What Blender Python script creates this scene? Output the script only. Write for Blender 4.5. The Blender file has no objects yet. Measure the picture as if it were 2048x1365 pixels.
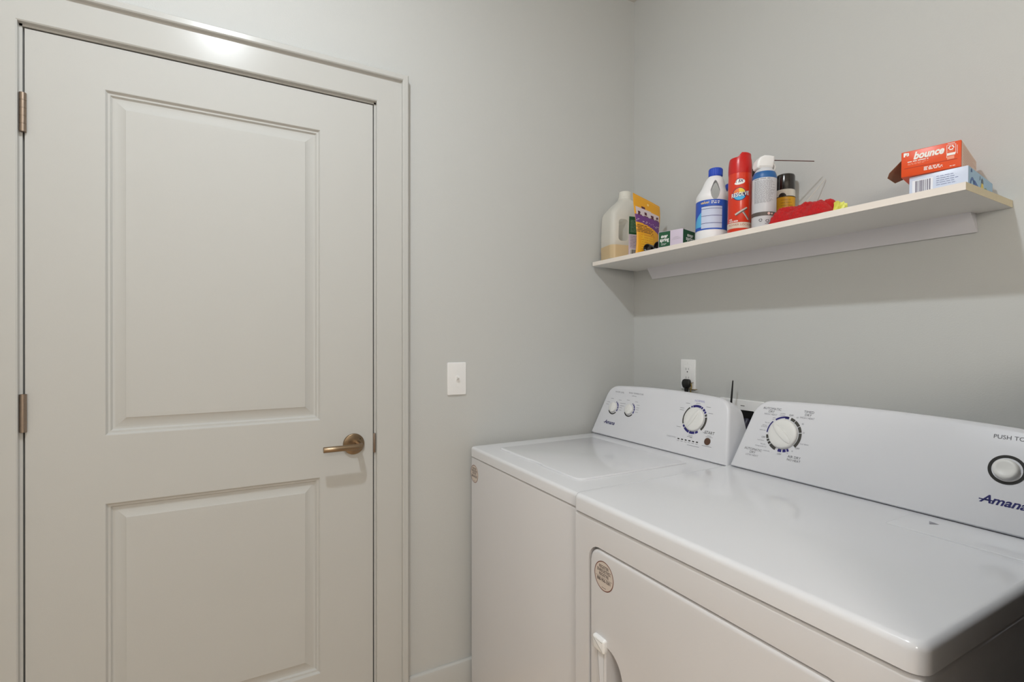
import bpy, bmesh, math, random
from mathutils import Vector, Matrix
random.seed(7)
sc = bpy.context.scene
COL = sc.collection

# ------------------------------------------------------------------ camera
CAM = Vector((-1.5968, -1.75, 1.30))
YAW, PITCH, FPX = 0.5042, -0.0013, 1016.76
cd = bpy.data.cameras.new('camera'); cam = bpy.data.objects.new('camera', cd); COL.objects.link(cam)
cd.sensor_width = 36.0; cd.lens = FPX * 36.0 / 2048.0; cd.clip_start = 0.02
cam.location = CAM
cam.rotation_euler = (math.pi / 2 + PITCH, 0, -YAW)
sc.camera = cam
# ------------------------------------------------------------------ world, exposure
w = bpy.data.worlds.new('world'); sc.world = w; w.use_nodes = True
w.node_tree.nodes['Background'].inputs[0].default_value = (1, 0.97, 0.93, 1)
w.node_tree.nodes['Background'].inputs[1].default_value = 0.3
sc.view_settings.view_transform = 'Standard'; sc.view_settings.look = 'None'
sc.view_settings.gamma = 1.0; sc.view_settings.use_curve_mapping = False
sc.view_settings.exposure = 0.27
LIGHT = 730.0          # emission of the ceiling light lens
FILL_GLOW = 18.5             # emission of the added fill globe, unseen behind the camera
LIGHT_POS = (-1.64, -1.10)
CEIL = 2.83

# ------------------------------------------------------------------ helpers
def lin(c):
    return tuple(((x / 255) / 12.92 if x / 255 <= 0.04045 else ((x / 255 + 0.055) / 1.055) ** 2.4) for x in c)
MATS = {}
def mat(name, rgb, rough=0.5, metal=0.0, bump=0.0, scale=200.0, var=0.0, coat=0.0, spec=0.5, emit=0.0, vscale=8.0, ecol=(0.885, 0.95, 1.0)):
    if name in MATS: return MATS[name]
    m = bpy.data.materials.new(name); m.use_nodes = True; MATS[name] = m
    nt = m.node_tree; b = nt.nodes['Principled BSDF']; c = lin(rgb) + (1,)
    b.inputs['Base Color'].default_value = c; b.inputs['Roughness'].default_value = rough
    b.inputs['Metallic'].default_value = metal; b.inputs['Coat Weight'].default_value = coat
    b.inputs['Coat Roughness'].default_value = 0.08
    b.inputs['Specular IOR Level'].default_value = spec
    if emit:
        b.inputs['Emission Color'].default_value = ecol + (1,); b.inputs['Emission Strength'].default_value = emit
    tc = nt.nodes.new('ShaderNodeTexCoord')
    if var:
        n = nt.nodes.new('ShaderNodeTexNoise'); n.inputs['Scale'].default_value = vscale; n.inputs['Detail'].default_value = 4
        mx = nt.nodes.new('ShaderNodeMix'); mx.data_type = 'RGBA'
        mx.inputs[6].default_value = tuple(x * (1 - var) for x in c[:3]) + (1,)
        mx.inputs[7].default_value = tuple(min(1, x * (1 + var)) for x in c[:3]) + (1,)
        nt.links.new(tc.outputs['Object'], n.inputs['Vector']); nt.links.new(n.outputs[0], mx.inputs[0])
        nt.links.new(mx.outputs[2], b.inputs['Base Color'])
    if bump:
        n = nt.nodes.new('ShaderNodeTexNoise'); n.inputs['Scale'].default_value = scale; n.inputs['Detail'].default_value = 2
        bp = nt.nodes.new('ShaderNodeBump'); bp.inputs['Strength'].default_value = bump; bp.inputs['Distance'].default_value = 0.001
        nt.links.new(tc.outputs['Object'], n.inputs['Vector']); nt.links.new(n.outputs[0], bp.inputs['Height'])
        nt.links.new(bp.outputs[0], b.inputs['Normal'])
    return m

ORG = Vector((0, 0, 0))
def make(name, verts, faces, m, parent=None, smooth=False, angle=40, fmats=None):
    me = bpy.data.meshes.new(name)
    me.from_pydata([tuple(Vector(v) - ORG) for v in verts], [], faces)
    for x in (m if isinstance(m, (list, tuple)) else [m]): me.materials.append(x)
    if fmats: me.polygons.foreach_set('material_index', fmats)
    bm = bmesh.new(); bm.from_mesh(me); bmesh.ops.recalc_face_normals(bm, faces=bm.faces) if not fmats else None
    bm.to_mesh(me); bm.free()
    if smooth:
        me.polygons.foreach_set('use_smooth', [True] * len(me.polygons))
        me.set_sharp_from_angle(angle=math.radians(angle))
    me.update()
    o = bpy.data.objects.new(name, me); COL.objects.link(o); o.parent = parent
    return o
def make_flat(name, verts, faces, m, parent=None):   # print: keeps the winding
    me = bpy.data.meshes.new(name); me.from_pydata([tuple(Vector(v) - ORG) for v in verts], [], faces)
    me.materials.append(m); me.update()
    o = bpy.data.objects.new(name, me); COL.objects.link(o); o.parent = parent
    return o
def tag(o, label=None, cat=None, group=None, kind=None):
    if label: o['label'] = label
    if cat: o['category'] = cat
    if group: o['group'] = group
    if kind: o['kind'] = kind
    return o
def thing(name, label, cat, loc=(0, 0, 0), group=None):
    o = bpy.data.objects.new(name, None); COL.objects.link(o); o.empty_display_size = 0.03
    o.location = loc
    return tag(o, label, cat, group)
def frame(O, N, up=(0, 0, 1)):
    N = Vector(N).normalized(); U = Vector(up).cross(N).normalized(); V = N.cross(U).normalized()
    return (Vector(O), U, V, N)
def at(fr, a, b, n=0.0): return fr[0] + fr[1] * a + fr[2] * b + fr[3] * n

def offset_poly(p, d):
    n = len(p); out = []
    for i in range(n):
        a, b, c = Vector(p[i - 1]), Vector(p[i]), Vector(p[(i + 1) % n])
        e1 = (b - a).normalized(); e2 = (c - b).normalized()
        n1 = Vector((-e1.y, e1.x)); n2 = Vector((-e2.y, e2.x)); m = n1 + n2
        if m.length < 1e-6: m = n1
        m.normalize(); k = max(0.35, m.dot(n1))
        out.append(b + m * (d / k))
    return out
def rrect(u0, v0, u1, v1, r, k=5, rs=None):
    rs = rs or (r, r, r, r); out = []
    for (cx, cy, a0), rr in zip(((u0, v0, 180), (u1, v0, 270), (u1, v1, 0), (u0, v1, 90)), rs):
        rr = max(rr, 1e-5); sx = cx + rr * (1 if cx == u0 else -1); sy = cy + rr * (1 if cy == v0 else -1)
        for i in range(k + 1):
            a = math.radians(a0 + 90 * i / k); out.append((sx + rr * math.cos(a), sy + rr * math.sin(a)))
    return out
def circ(u, v, r, n=40, sy=1.0): return [(u + r * math.cos(2 * math.pi * i / n), v + sy * r * math.sin(2 * math.pi * i / n)) for i in range(n)]
def pprism(name, outline, fr, depth, bev, m, parent=None, steps=4, n0=0.0, backcap=True):
    """prism on plane fr: base at height n0, front at n0+depth, front rim rounded by bev (outline counter-clockwise)"""
    n = len(outline); rings = [[at(fr, *p, n0) for p in outline], [at(fr, *p, n0 + depth - bev) for p in outline]]
    for i in range(1, steps + 1):
        t = math.pi / 2 * i / steps; q = offset_poly(outline, bev * (1 - math.cos(t)))
        rings.append([at(fr, p[0], p[1], n0 + depth - bev + bev * math.sin(t)) for p in q])
    vs = [v for r in rings for v in r]; fs = []
    for k in range(len(rings) - 1):
        for i in range(n):
            j = (i + 1) % n; fs.append((k * n + i, k * n + j, (k + 1) * n + j, (k + 1) * n + i))
    fs.append(tuple(range((len(rings) - 1) * n, len(rings) * n)))
    if backcap: fs.append(tuple(reversed(range(n))))
    return make(name, vs, fs, m, parent, True, 35)
def bbox(name, lo, hi, m, parent=None, bev=0.0, seg=2):
    bm = bmesh.new(); bmesh.ops.create_cube(bm, size=1)
    lo = Vector(lo); hi = Vector(hi)
    for v in bm.verts: v.co = Vector([(lo[i] + hi[i]) / 2 + v.co[i] * (hi[i] - lo[i]) for i in range(3)]) - ORG
    if bev: bmesh.ops.bevel(bm, geom=list(bm.edges), offset=bev, segments=seg, profile=0.5, affect='EDGES')
    me = bpy.data.meshes.new(name); bm.to_mesh(me); bm.free(); me.materials.append(m)
    if bev:
        me.polygons.foreach_set('use_smooth', [True] * len(me.polygons)); me.set_sharp_from_angle(angle=math.radians(50))
    o = bpy.data.objects.new(name, me); COL.objects.link(o); o.parent = parent
    return o
def lathe(name, prof, m, parent=None, n=48, c=(0, 0), fr=None, smooth=True, angle=40, closed_bottom=True, closed_top=True, off=None):
    """prof: (r, z). off(z)->(dx,dy) shifts the axis"""
    vs = []; fs = []
    for r, z in prof:
        dx, dy = off(z) if off else (0, 0)
        for i in range(n):
            a = 2 * math.pi * i / n; p = (c[0] + dx + r * math.cos(a), c[1] + dy + r * math.sin(a), z)
            vs.append(at(fr, *p) if fr else p)
    for k in range(len(prof) - 1):
        for i in range(n):
            j = (i + 1) % n; fs.append((k * n + i, k * n + j, (k + 1) * n + j, (k + 1) * n + i))
    if closed_bottom: fs.append(tuple(reversed(range(n))))
    if closed_top: fs.append(tuple(range((len(prof) - 1) * n, len(prof) * n)))
    return make(name, vs, fs, m, parent, smooth, angle)
def tube(name, pts, r, m, parent=None, n=14, caps=True):
    pts = [Vector(p) for p in pts]; rs = r if isinstance(r, (list, tuple)) else [r] * len(pts); vs = []; fs = []
    ref = Vector((0, 0, 1))
    t0 = (pts[1] - pts[0]).normalized()
    if abs(t0.dot(ref)) > 0.9: ref = Vector((1, 0, 0))
    u = t0.cross(ref).normalized()
    for k, p in enumerate(pts):
        t = ((pts[min(k + 1, len(pts) - 1)] - p).normalized() + (p - pts[max(k - 1, 0)]).normalized()).normalized()
        u = (u - t * u.dot(t)).normalized(); v = t.cross(u)
        vs += [p + (u * math.cos(2 * math.pi * i / n) + v * math.sin(2 * math.pi * i / n)) * rs[k] for i in range(n)]
    for k in range(len(pts) - 1):
        for i in range(n):
            j = (i + 1) % n; fs.append((k * n + i, k * n + j, (k + 1) * n + j, (k + 1) * n + i))
    if caps: fs += [tuple(reversed(range(n))), tuple(range((len(pts) - 1) * n, len(pts) * n))]
    return make(name, vs, fs, m, parent, True, 45)
def bake_cut(o, cutters):
    """boolean-subtract the cutters, keep plain mesh, delete cutters"""
    for c in cutters:
        md = o.modifiers.new('cut', 'BOOLEAN'); md.object = c; md.operation = 'DIFFERENCE'; md.solver = 'EXACT'
    dg = bpy.context.evaluated_depsgraph_get(); dg.update()
    me = bpy.data.meshes.new_from_object(o.evaluated_get(dg))
    o.modifiers.clear(); o.data = me
    for c in cutters: bpy.data.objects.remove(c)
    me.polygons.foreach_set('use_smooth', [True] * len(me.polygons)); me.set_sharp_from_angle(angle=math.radians(35))
    return o

class Print:
    """flat print collected into one thin mesh: text, strokes, discs"""
    def __init__(self, place): self.place = place; self.v = []; self.f = []
    def poly(self, pts, e=0.0):
        k = len(self.v); self.v += [self.place(a, b, e) for a, b in pts]; self.f.append(tuple(range(k, k + len(pts))))
    def rect(self, a0, b0, a1, b1, e=0.0, nx=1):
        for i in range(nx):
            x0 = a0 + (a1 - a0) * i / nx; x1 = a0 + (a1 - a0) * (i + 1) / nx
            self.poly([(x0, b0), (x1, b0), (x1, b1), (x0, b1)], e)
    def ring(self, a, b, r0, r1, d0, d1, n=None, e=0.0):
        n = n or max(2, int(abs(d1 - d0) / 6))
        m = max(1, math.ceil((r1 - r0) / 0.005))
        if m > 1:
            for q in range(m): self.ring(a, b, r0 + (r1 - r0) * q / m, r0 + (r1 - r0) * (q + 1) / m, d0, d1, n, e)
            return
        for i in range(n):
            t0 = math.radians(d0 + (d1 - d0) * i / n); t1 = math.radians(d0 + (d1 - d0) * (i + 1) / n)
            self.poly([(a + r0 * math.cos(t0), b + r0 * math.sin(t0)), (a + r1 * math.cos(t0), b + r1 * math.sin(t0)),
                       (a + r1 * math.cos(t1), b + r1 * math.sin(t1)), (a + r0 * math.cos(t1), b + r0 * math.sin(t1))], e)
    def disc(self, a, b, r, sy=1.0, e=0.0, n=36):
        m = max(2, math.ceil(r / 0.004))
        for q in range(m):
            r0, r1 = r * q / m, r * (q + 1) / m
            for i in range(n):
                t0, t1 = 2 * math.pi * i / n, 2 * math.pi * (i + 1) / n
                f = lambda rr, t: (a + rr * math.cos(t), b + sy * rr * math.sin(t))
                self.poly([f(r0, t0), f(r1, t0), f(r1, t1), f(r0, t1)] if q else [f(0, 0), f(r1, t0), f(r1, t1)], e)
    def strip(self, p, q, w, e=0.0, n=8, w2=None):
        w2 = w2 or w; dx, dy = q[0] - p[0], q[1] - p[1]; L = math.hypot(dx, dy); nx, ny = -dy / L, dx / L
        for i in range(n):
            t0, t1 = i / n, (i + 1) / n; h0 = (w + (w2 - w) * t0) / 2; h1 = (w + (w2 - w) * t1) / 2
            x0, y0, x1, y1 = p[0] + dx * t0, p[1] + dy * t0, p[0] + dx * t1, p[1] + dy * t1
            self.poly([(x0 - nx * h0, y0 - ny * h0), (x1 - nx * h1, y1 - ny * h1), (x1 + nx * h1, y1 + ny * h1), (x0 + nx * h0, y0 + ny * h0)], e)
    def text(self, s, a, b, size, align='CENTER', shear=0.0, bold=0.0, rot=0.0, e=0.0, sx=1.0, gap=1.0):
        cu = bpy.data.curves.new('t', 'FONT'); cu.body = s; cu.size = size; cu.align_x = align; cu.align_y = 'CENTER'
        cu.shear = shear; cu.offset = bold * size; cu.resolution_u = 3; cu.space_character = gap
        ob = bpy.data.objects.new('t', cu); me = ob.to_mesh(); k = len(self.v)
        c, sn = math.cos(rot), math.sin(rot)
        for v in me.vertices:
            x, y = v.co.x * sx, v.co.y
            self.v.append(self.place(a + c * x - sn * y, b + sn * x + c * y, e))
        self.f += [tuple(k + i for i in p.vertices) for p in me.polygons]
        ob.to_mesh_clear(); bpy.data.objects.remove(ob); bpy.data.curves.remove(cu)
    def lines(self, a0, a1, b0, b1, rows, h, fill=0.9, seed=1, nx=1, words=6):
        """rows of tiny word strokes, for print too small to read"""
        rd = random.Random(seed)
        for r in range(rows):
            y = b1 - (b1 - b0) * (r + 0.5) / rows; x = a0; end = a0 + (a1 - a0) * rd.uniform(fill * 0.8, 1)
            while x < end:
                wd = (a1 - a0) / words * rd.uniform(0.5, 1.3); self.rect(x, y - h / 2, min(x + wd, end), y + h / 2, nx=nx); x += wd + h * 1.1
    def build(self, name, m, parent, stuff=None):
        o = make_flat(name, self.v, self.f, m, parent)
        if stuff or (stuff is None and any(k in name for k in ('letter', 'text', 'barcode', 'marks', 'rules', 'slots', 'white_print', 'pale_print', 'blue_print', 'dark_print', 'outline'))) and name != 'barcode_field': o['kind'] = 'stuff'
        return o
def onplane(fr, eps=0.0004): return lambda a, b, e=0.0: at(fr, a, b, eps + e)
def oncyl(r, phi0, eps=0.0005): return lambda a, b, e=0.0: Vector(((r + eps + e) * math.cos(phi0 + a / r), (r + eps + e) * math.sin(phi0 + a / r), b))

# ------------------------------------------------------------------ materials
M_wall = mat('wall_paint', (196, 197, 195), 0.6, bump=0.25, scale=260, var=0.012, vscale=3)
M_ceil = mat('ceiling_paint', (214, 212, 206), 0.8, bump=0.3, scale=160)
M_trim = mat('trim_paint', (194, 194, 191), 0.23, spec=0.2, bump=0.05, scale=60, var=0.01)
M_door = mat('door_paint', (194, 194, 191), 0.55, bump=0.10, scale=420, var=0.01, spec=0.22)
M_dark = mat('gap_shade', (40, 34, 28), 0.9)
M_nickel = mat('brushed_nickel', (150, 130, 106), 0.32, metal=1.0, bump=0.05, scale=900)
M_hinge = mat('hinge_metal', (158, 142, 128), 0.38, metal=1.0, bump=0.1, scale=500)
M_enamel = mat('white_enamel', (224, 225, 229), 0.17, coat=0.35, bump=0.02, scale=350, var=0.008)
M_cab = mat('cabinet_enamel', (216, 215, 217), 0.3, coat=0.3, bump=0.05, scale=300, var=0.008)
M_panel = mat('panel_plastic', (220, 221, 226), 0.34, bump=0.03, scale=700)
M_knob = mat('knob_plastic', (228, 228, 226), 0.35)
M_wplast = mat('white_plastic', (236, 236, 236), 0.35)
M_lgrey = mat('light_grey_print', (150, 150, 158), 0.6)
M_grey = mat('grey_print', (96, 96, 102), 0.6)
M_navy = mat('navy_print', (34, 28, 110), 0.5)
M_logo = mat('logo_blue', (16, 18, 96), 0.45)
M_char = mat('charcoal_print', (66, 64, 60), 0.6)
M_black = mat('black_plastic', (14, 12, 11), 0.4)
M_gloss = mat('black_gloss_plastic', (24, 18, 16), 0.15, coat=0.6)
M_shelf = mat('shelf_white', (236, 233, 228), 0.4, bump=0.06, scale=90, var=0.01)
M_raw = mat('raw_edge', (212, 200, 172), 0.7, bump=0.5, scale=300, var=0.05, vscale=40)
M_wood = mat('floor_wood', (226, 200, 172), 0.45, var=0.12, vscale=5, bump=0.1, scale=40)

# ------------------------------------------------------------------ room
DX0, DX1, DT = -2.0619, -1.1742, 2.1027        # door slab edges
JX0, JX1, JT = DX0 - 0.004, DX1 + 0.004, DT + 0.004
RX0, RY0 = -3.3, -3.6
T = 0.12
tag(bbox('floor', (RX0 - T, RY0 - T, -0.1), (T, T + 0.9, 0), M_wood), kind='structure')
tag(bbox('ceiling', (RX0 - T, RY0 - T, CEIL), (T, T + 0.9, CEIL + 0.1), M_ceil), kind='structure')
def boxes(name, bs, m):
    vs = []; fs = []
    for lo, hi in bs:
        k = len(vs); vs += [(x, y, z) for x in (lo[0], hi[0]) for y in (lo[1], hi[1]) for z in (lo[2], hi[2])]
        fs += [tuple(k + i for i in f) for f in ((0, 1, 3, 2), (4, 6, 7, 5), (0, 4, 5, 1), (2, 3, 7, 6), (0, 2, 6, 4), (1, 5, 7, 3))]
    return make(name, vs, fs, m)
OX0, OX1, OT = JX0 - 0.02, JX1 + 0.02, JT + 0.02
tag(boxes('wall_left', [((RX0, 0, 0), (OX0, T, CEIL)), ((OX1, 0, 0), (0, T, CEIL)), ((OX0, 0, OT), (OX1, T, CEIL))], M_wall), kind='structure')
tag(bbox('wall_right', (0, RY0, 0), (T, T, CEIL), M_wall), kind='structure')
tag(bbox('wall_side', (RX0 - T, RY0, 0), (RX0, T, CEIL), M_wall), kind='structure')
tag(bbox('wall_near', (RX0 - T, RY0 - T, 0), (T, RY0, CEIL), M_wall), kind='structure')
tag(bbox('added_shade_wall', (-0.97, -1.70, 0), (0, -1.58, 1.35), mat('shade_wall_dark', (44, 32, 23), 0.6, var=0.2, vscale=6)), kind='structure')  # added unseen half-wall, dark and tall enough to shade the dryer's side
# door frame: jamb, stop, casing
jb = boxes('trim_1', [((OX0, -0.001, 0), (JX0, T, OT)), ((JX1, -0.001, 0), (OX1, T, OT)), ((OX0, -0.001, JT), (OX1, T, OT)),
                      ((JX0, 0.037, 0), (JX0 + 0.012, 0.075, JT)), ((JX1 - 0.012, 0.037, 0), (JX1, 0.075, JT)), ((JX0, 0.037, JT - 0.012), (JX1, 0.075, JT))], M_trim)
tag(jb, kind='structure')
tag(bbox('door_gap_shade', (OX0, T + 0.001, 0), (OX1, T + 0.02, OT), M_dark), kind='structure')  # dark sheet closing the door opening, paints the shade seen in the gaps
CW_IN = 0.006; CIN0, CIN1, CINT = JX0 - CW_IN, JX1 + CW_IN, JT + CW_IN
prof = [(0, 0.0), (0, 0.0155), (0.003, 0.018), (0.083, 0.018), (0.0845, 0.019), (0.086, 0.030), (0.089, 0.0325), (0.103, 0.0325), (0.107, 0.029), (0.107, 0.0)]
def casing(name, side):
    vs = []; fs = []; n = len(prof)
    if side == 'top':
        ends = [lambda d: (CIN0 - d, CINT + d), lambda d: (CIN1 + d, CINT + d)]
    elif side == 'l':
        ends = [lambda d: (CIN0 - d, 0.0), lambda d: (CIN0 - d, CINT + d)]
    else:
        ends = [lambda d: (CIN1 + d, 0.0), lambda d: (CIN1 + d, CINT + d)]
    for e in ends:
        for d, h in prof:
            x, z = e(d); vs.append((x, -h, z))
    for i in range(n - 1): fs.append((i, i + 1, n + i + 1, n + i))
    fs += [tuple(range(n)), tuple(range(n, 2 * n))]
    return vs, fs
trim2 = bpy.data.objects.new('trim_2', None); COL.objects.link(trim2); tag(trim2, kind='structure')
for s, nm in (('top', 'head_casing'), ('l', 'side_casing'), ('r', 'side_casing')):
    vs, fs = casing(nm, s); make(nm, vs, fs, M_trim, trim2, True, 25)
# baseboards
def baseboard(name, a, b):
    a = Vector(a); b = Vector(b); nrm = Vector((0, 0, 1)).cross(b - a).normalized()
    pr = [(0, 0), (0.015, 0), (0.015, 0.098), (0.012, 0.106), (0.006, 0.11), (0, 0.11)]
    vs = [p + nrm * d + Vector((0, 0, z)) for p in (a, b) for d, z in pr]; n = len(pr)
    fs = [(i, (i + 1) % n, n + (i + 1) % n, n + i) for i in range(n)] + [tuple(range(n)), tuple(range(n, 2 * n))]
    tag(make(name, vs, fs, M_trim, None, True, 30), kind='structure')
baseboard('baseboard_left', (0, 0, 0), (CIN1 + 0.107, 0, 0))
baseboard('baseboard_far_left', (CIN0 - 0.107, 0, 0), (RX0, 0, 0))
baseboard('baseboard_right', (0, -1.58, 0), (0, -0.016, 0))

# ------------------------------------------------------------------ door
door = thing('door_1', 'greige two-panel interior door with lever handle and exposed hinges', 'door', (DX0, 0, 0.012)); door['kind'] = 'structure'
del door['category']
ORG = Vector((DX0, 0, 0.012))
PL, PR = -1.8993, -1.3429
PAN = [(1.985, 1.0393), (0.8538, 0.2136)]
xs = [DX0, PL, PR, DX1]; zs = [0.012, PAN[1][1], PAN[1][0], PAN[0][1], PAN[0][0], DT]
vs = []; fs = []
for y in (0.0, 0.034):
    for z in zs:
        for x in xs: vs.append((x, y, z))
idx = lambda k, j, i: k * 24 + j * 4 + i
for k in (0, 1):
    for j in range(5):
        for i in range(3):
            if i == 1 and j in (1, 3): continue
            fs.append((idx(k, j, i), idx(k, j, i + 1), idx(k, j + 1, i + 1), idx(k, j + 1, i)))
for j in range(5):
    for i in (0, 3): fs.append((idx(0, j, i), idx(0, j + 1, i), idx(1, j + 1, i), idx(1, j, i)))
for i in range(3):
    for j in (0, 5): fs.append((idx(0, j, i), idx(0, j, i + 1), idx(1, j, i + 1), idx(1, j, i)))
make('slab', vs, fs, M_door, door)
mould = [(0, 0), (0.0016, 0.0006), (0.0034, 0.0036), (0.0058, 0.0070), (0.0092, 0.0080), (0.0110, 0.0081), (0.0124, 0.0108), (0.0155, 0.0136), (0.0188, 0.0144), (0.0212, 0.0142),
         (0.0445, 0.0056), (0.0462, 0.0042), (0.048, 0.0040), (0.06, 0.0040)]
for zt, zb in PAN:
    vs = []; fs = []
    for d, h in mould:
        vs += [(PL + d, h, zb + d), (PR - d, h, zb + d), (PR - d, h, zt - d), (PL + d, h, zt - d)]
    for k in range(len(mould) - 1):
        for i in range(4):
            j = (i + 1) % 4; fs.append((k * 4 + i, k * 4 + j, (k + 1) * 4 + j, (k + 1) * 4 + i))
    k = (len(mould) - 1) * 4; fs.append((k, k + 1, k + 2, k + 3))
    make('panel', vs, fs, M_door, door, True, 22)
# hinges
for zt, zb in ((1.934, 1.834), (1.162, 1.064), (0.38, 0.28)):
    hx = DX0 - 0.002
    hg = tube('hinge', [(hx, -0.0065, zb), (hx, -0.0065, zt)], 0.0066, M_hinge, door, 20)
    for q in range(5):
        a = zb + (zt - zb) * q / 5 + 0.0006; b = zb + (zt - zb) * (q + 1) / 5 - 0.0006
        tube('knuckle', [(hx, -0.0065, a), (hx, -0.0065, b)], 0.0074, M_hinge, hg, 20)
    bbox('hinge_leaf', (hx - 0.0065, -0.0045, zb), (hx - 0.0015, -0.0005, zt), M_hinge, hg)
# lever handle
HX, HZ = -1.2386, 0.953
fr = frame((HX, 0, HZ), (0, -1, 0))
hd = lathe('handle', [(0.0345, 0), (0.0345, 0.0075), (0.0335, 0.0088), (0.0325, 0.0092), (0.012, 0.0092)], M_nickel, door, 64, fr=fr)
lz = 0.0015
pts = [(HX + 0.012, -0.008, HZ + lz), (HX + 0.012, -0.054, HZ + lz)]
for i in range(1, 7):
    a = math.pi / 2 * i / 6; pts.append((HX + 0.012 - 0.013 * (1 - math.cos(a)), -0.054 - 0.013 * math.sin(a), HZ + lz))
pts += [(HX - 0.06, -0.067, HZ + lz), (HX - 0.1045, -0.067, HZ + lz), (HX - 0.106, -0.067, HZ + lz)]
tube('lever', pts, [0.0092] * (len(pts) - 1) + [0.0082], M_nickel, hd, 24)
tube('key_hole', [(HX + 0.02, -0.008, HZ + 0.016), (HX + 0.02, -0.0097, HZ + 0.016)], 0.0017, M_black, hd, 12)
bbox('strike_plate', (DX1 + 0.0008, -0.0065, 0.917), (JX1 + 0.004, 0.0005, 0.983), M_hinge, door, 0.001)
ORG = Vector((0, 0, 0))

# ------------------------------------------------------------------ ceiling light
cl = thing('ceiling_light', 'round white flush ceiling light above the laundry floor', 'ceiling light', (LIGHT_POS[0], LIGHT_POS[1], CEIL))
lathe('fitting', [(0.043, 0), (0.078, 0), (0.08, -0.006), (0.076, -0.016), (0.058, -0.02), (0.0455, -0.015)], M_wplast, cl, closed_bottom=False, closed_top=False)
lathe('lens', [(0.045, -0.014), (0.0447, -0.022), (0.0425, -0.029), (0.036, -0.0345), (0.026, -0.038), (0.013, -0.040), (0.001, -0.0405)], mat('lamp_lens', (255, 250, 240), 0.5, emit=LIGHT), cl, 40, closed_bottom=False)
hl = thing('added_fill_globe', 'added white fill globe, unseen behind the camera', 'fill light', (-1.95, -2.75, CEIL))  # made-up globe on a stem, added as soft fill behind the camera
lathe('canopy', [(0.06, 0), (0.06, -0.012), (0.03, -0.025), (0.004, -0.028)], M_wplast, hl)
tube('stem', [(0, 0, -0.02), (0, 0, -0.73)], 0.006, M_nickel, hl)
gl = []
for i in range(25):
    t = math.pi * (0.04 + 0.96 * i / 24); gl.append((max(0.0005, 0.24 * math.sin(t)), -0.95 + 0.24 * math.cos(t)))
lathe('globe', gl, mat('fill_globe_glow', (255, 252, 246), 0.6, emit=FILL_GLOW, ecol=(1.0, 0.93, 0.84)), hl, 40)

# ------------------------------------------------------------------ switch and outlet
sw = thing('light_switch', 'white toggle light switch plate on the wall beside the door', 'light switch', (-0.866, 0, 1.158))
fr = frame((0, 0, 0), (0, -1, 0))
pprism('wall_plate', rrect(-0.0375, -0.0605, 0.0375, 0.0605, 0.004), fr, 0.006, 0.0035, M_wplast, sw)
pprism('toggle_collar', rrect(-0.006, -0.012, 0.006, 0.012, 0.001), fr, 0.0012, 0.0005, M_wplast, sw, n0=0.006)
vs = [(-0.0045, -0.006, -0.006), (0.0045, -0.006, -0.006), (0.0045, -0.006, 0.006), (-0.0045, -0.006, 0.006),
      (-0.0035, -0.019, 0.004), (0.0035, -0.019, 0.004), (0.0035, -0.018, 0.011), (-0.0035, -0.018, 0.011)]
make('toggle', vs, [(0, 1, 2, 3), (4, 5, 6, 7), (0, 1, 5, 4), (1, 2, 6, 5), (2, 3, 7, 6), (3, 0, 4, 7)], M_wplast, sw)
for z in (-0.03, 0.03): lathe('screw', [(0.003, 0.006), (0.003, 0.0068), (0.002, 0.007)], M_wplast, sw, 16, c=(0, z), fr=fr)
ol = thing('wall_outlet', 'white duplex power outlet plate on the wall behind the washer', 'power outlet', (0, -0.3147, 1.1637))
fr = frame((0, 0, 0), (-1, 0, 0))
pprism('wall_plate', rrect(-0.0367, -0.0597, 0.0367, 0.0597, 0.004), fr, 0.006, 0.003, M_wplast, ol)
ins = pprism('receptacle', rrect(-0.017, -0.034, 0.017, 0.034, 0.001), fr, 0.0012, 0.0006, M_wplast, ol, n0=0.006)
pr = Print(onplane(fr, 0.0076))
for sgn in (1, -1):
    pr.rect(-0.0075, sgn * 0.017 + 0.001, -0.0058, sgn * 0.017 + 0.009); pr.rect(0.0055, sgn * 0.017 + 0.002, 0.007, sgn * 0.017 + 0.009)
    pr.poly(circ(0, sgn * 0.017 - 0.006, 0.0026, 14))
pr.build('socket_slots', M_black, ins)
lathe('screw', [(0.0028, 0.006), (0.0028, 0.0068), (0.002, 0.007)], M_wplast, ol, 16, c=(0, 0.048), fr=fr)
# plug with cord
pg = thing('power_plug', 'black power plug with cord in the wall outlet', 'plug', (-0.0082, -0.318, 1.131))
vs = []; fs = []
secs = [(0.0, 0.0105, 0.012), (0.004, 0.0165, 0.014), (0.012, 0.0185, 0.016), (0.02, 0.018, 0.017), (0.03, 0.014, 0.017), (0.034, 0.0105, 0.016)]
for h, hw, dp in secs:     # going down the plug
    for (a, b) in rrect(-hw, 0, hw, dp, 0.004, 4): vs.append((-b, a, 0.015 - h))
n = len(vs) // len(secs)
for k in range(len(secs) - 1): fs += [(k * n + i, k * n + (i + 1) % n, (k + 1) * n + (i + 1) % n, (k + 1) * n + i) for i in range(n)]
fs += [tuple(range(n)), tuple(range(len(vs) - n, len(vs)))]
make('plug_body', vs, fs, M_black, pg, True, 40)
tube('strain_relief', [(-0.008, 0, -0.017), (-0.008, 0, -0.03), (-0.009, 0, -0.04)], [0.0085, 0.0075, 0.006], M_black, pg)
tube('cord', [(-0.009, 0, -0.035), (-0.011, 0.001, -0.06), (-0.014, 0.003, -0.12), (-0.016, 0.0, -0.3), (-0.014, 0.03, -0.6), (-0.016, 0.05, -1.0)], 0.0045, M_black, pg, 10)
M_brass = mat('brass_wire', (176, 150, 88), 0.35, metal=0.9)
bw = thing('brass_wire', 'thin brass wire hook hanging below the outlet beside the plug', 'wire', (-0.012, -0.337, 1.10))
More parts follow.
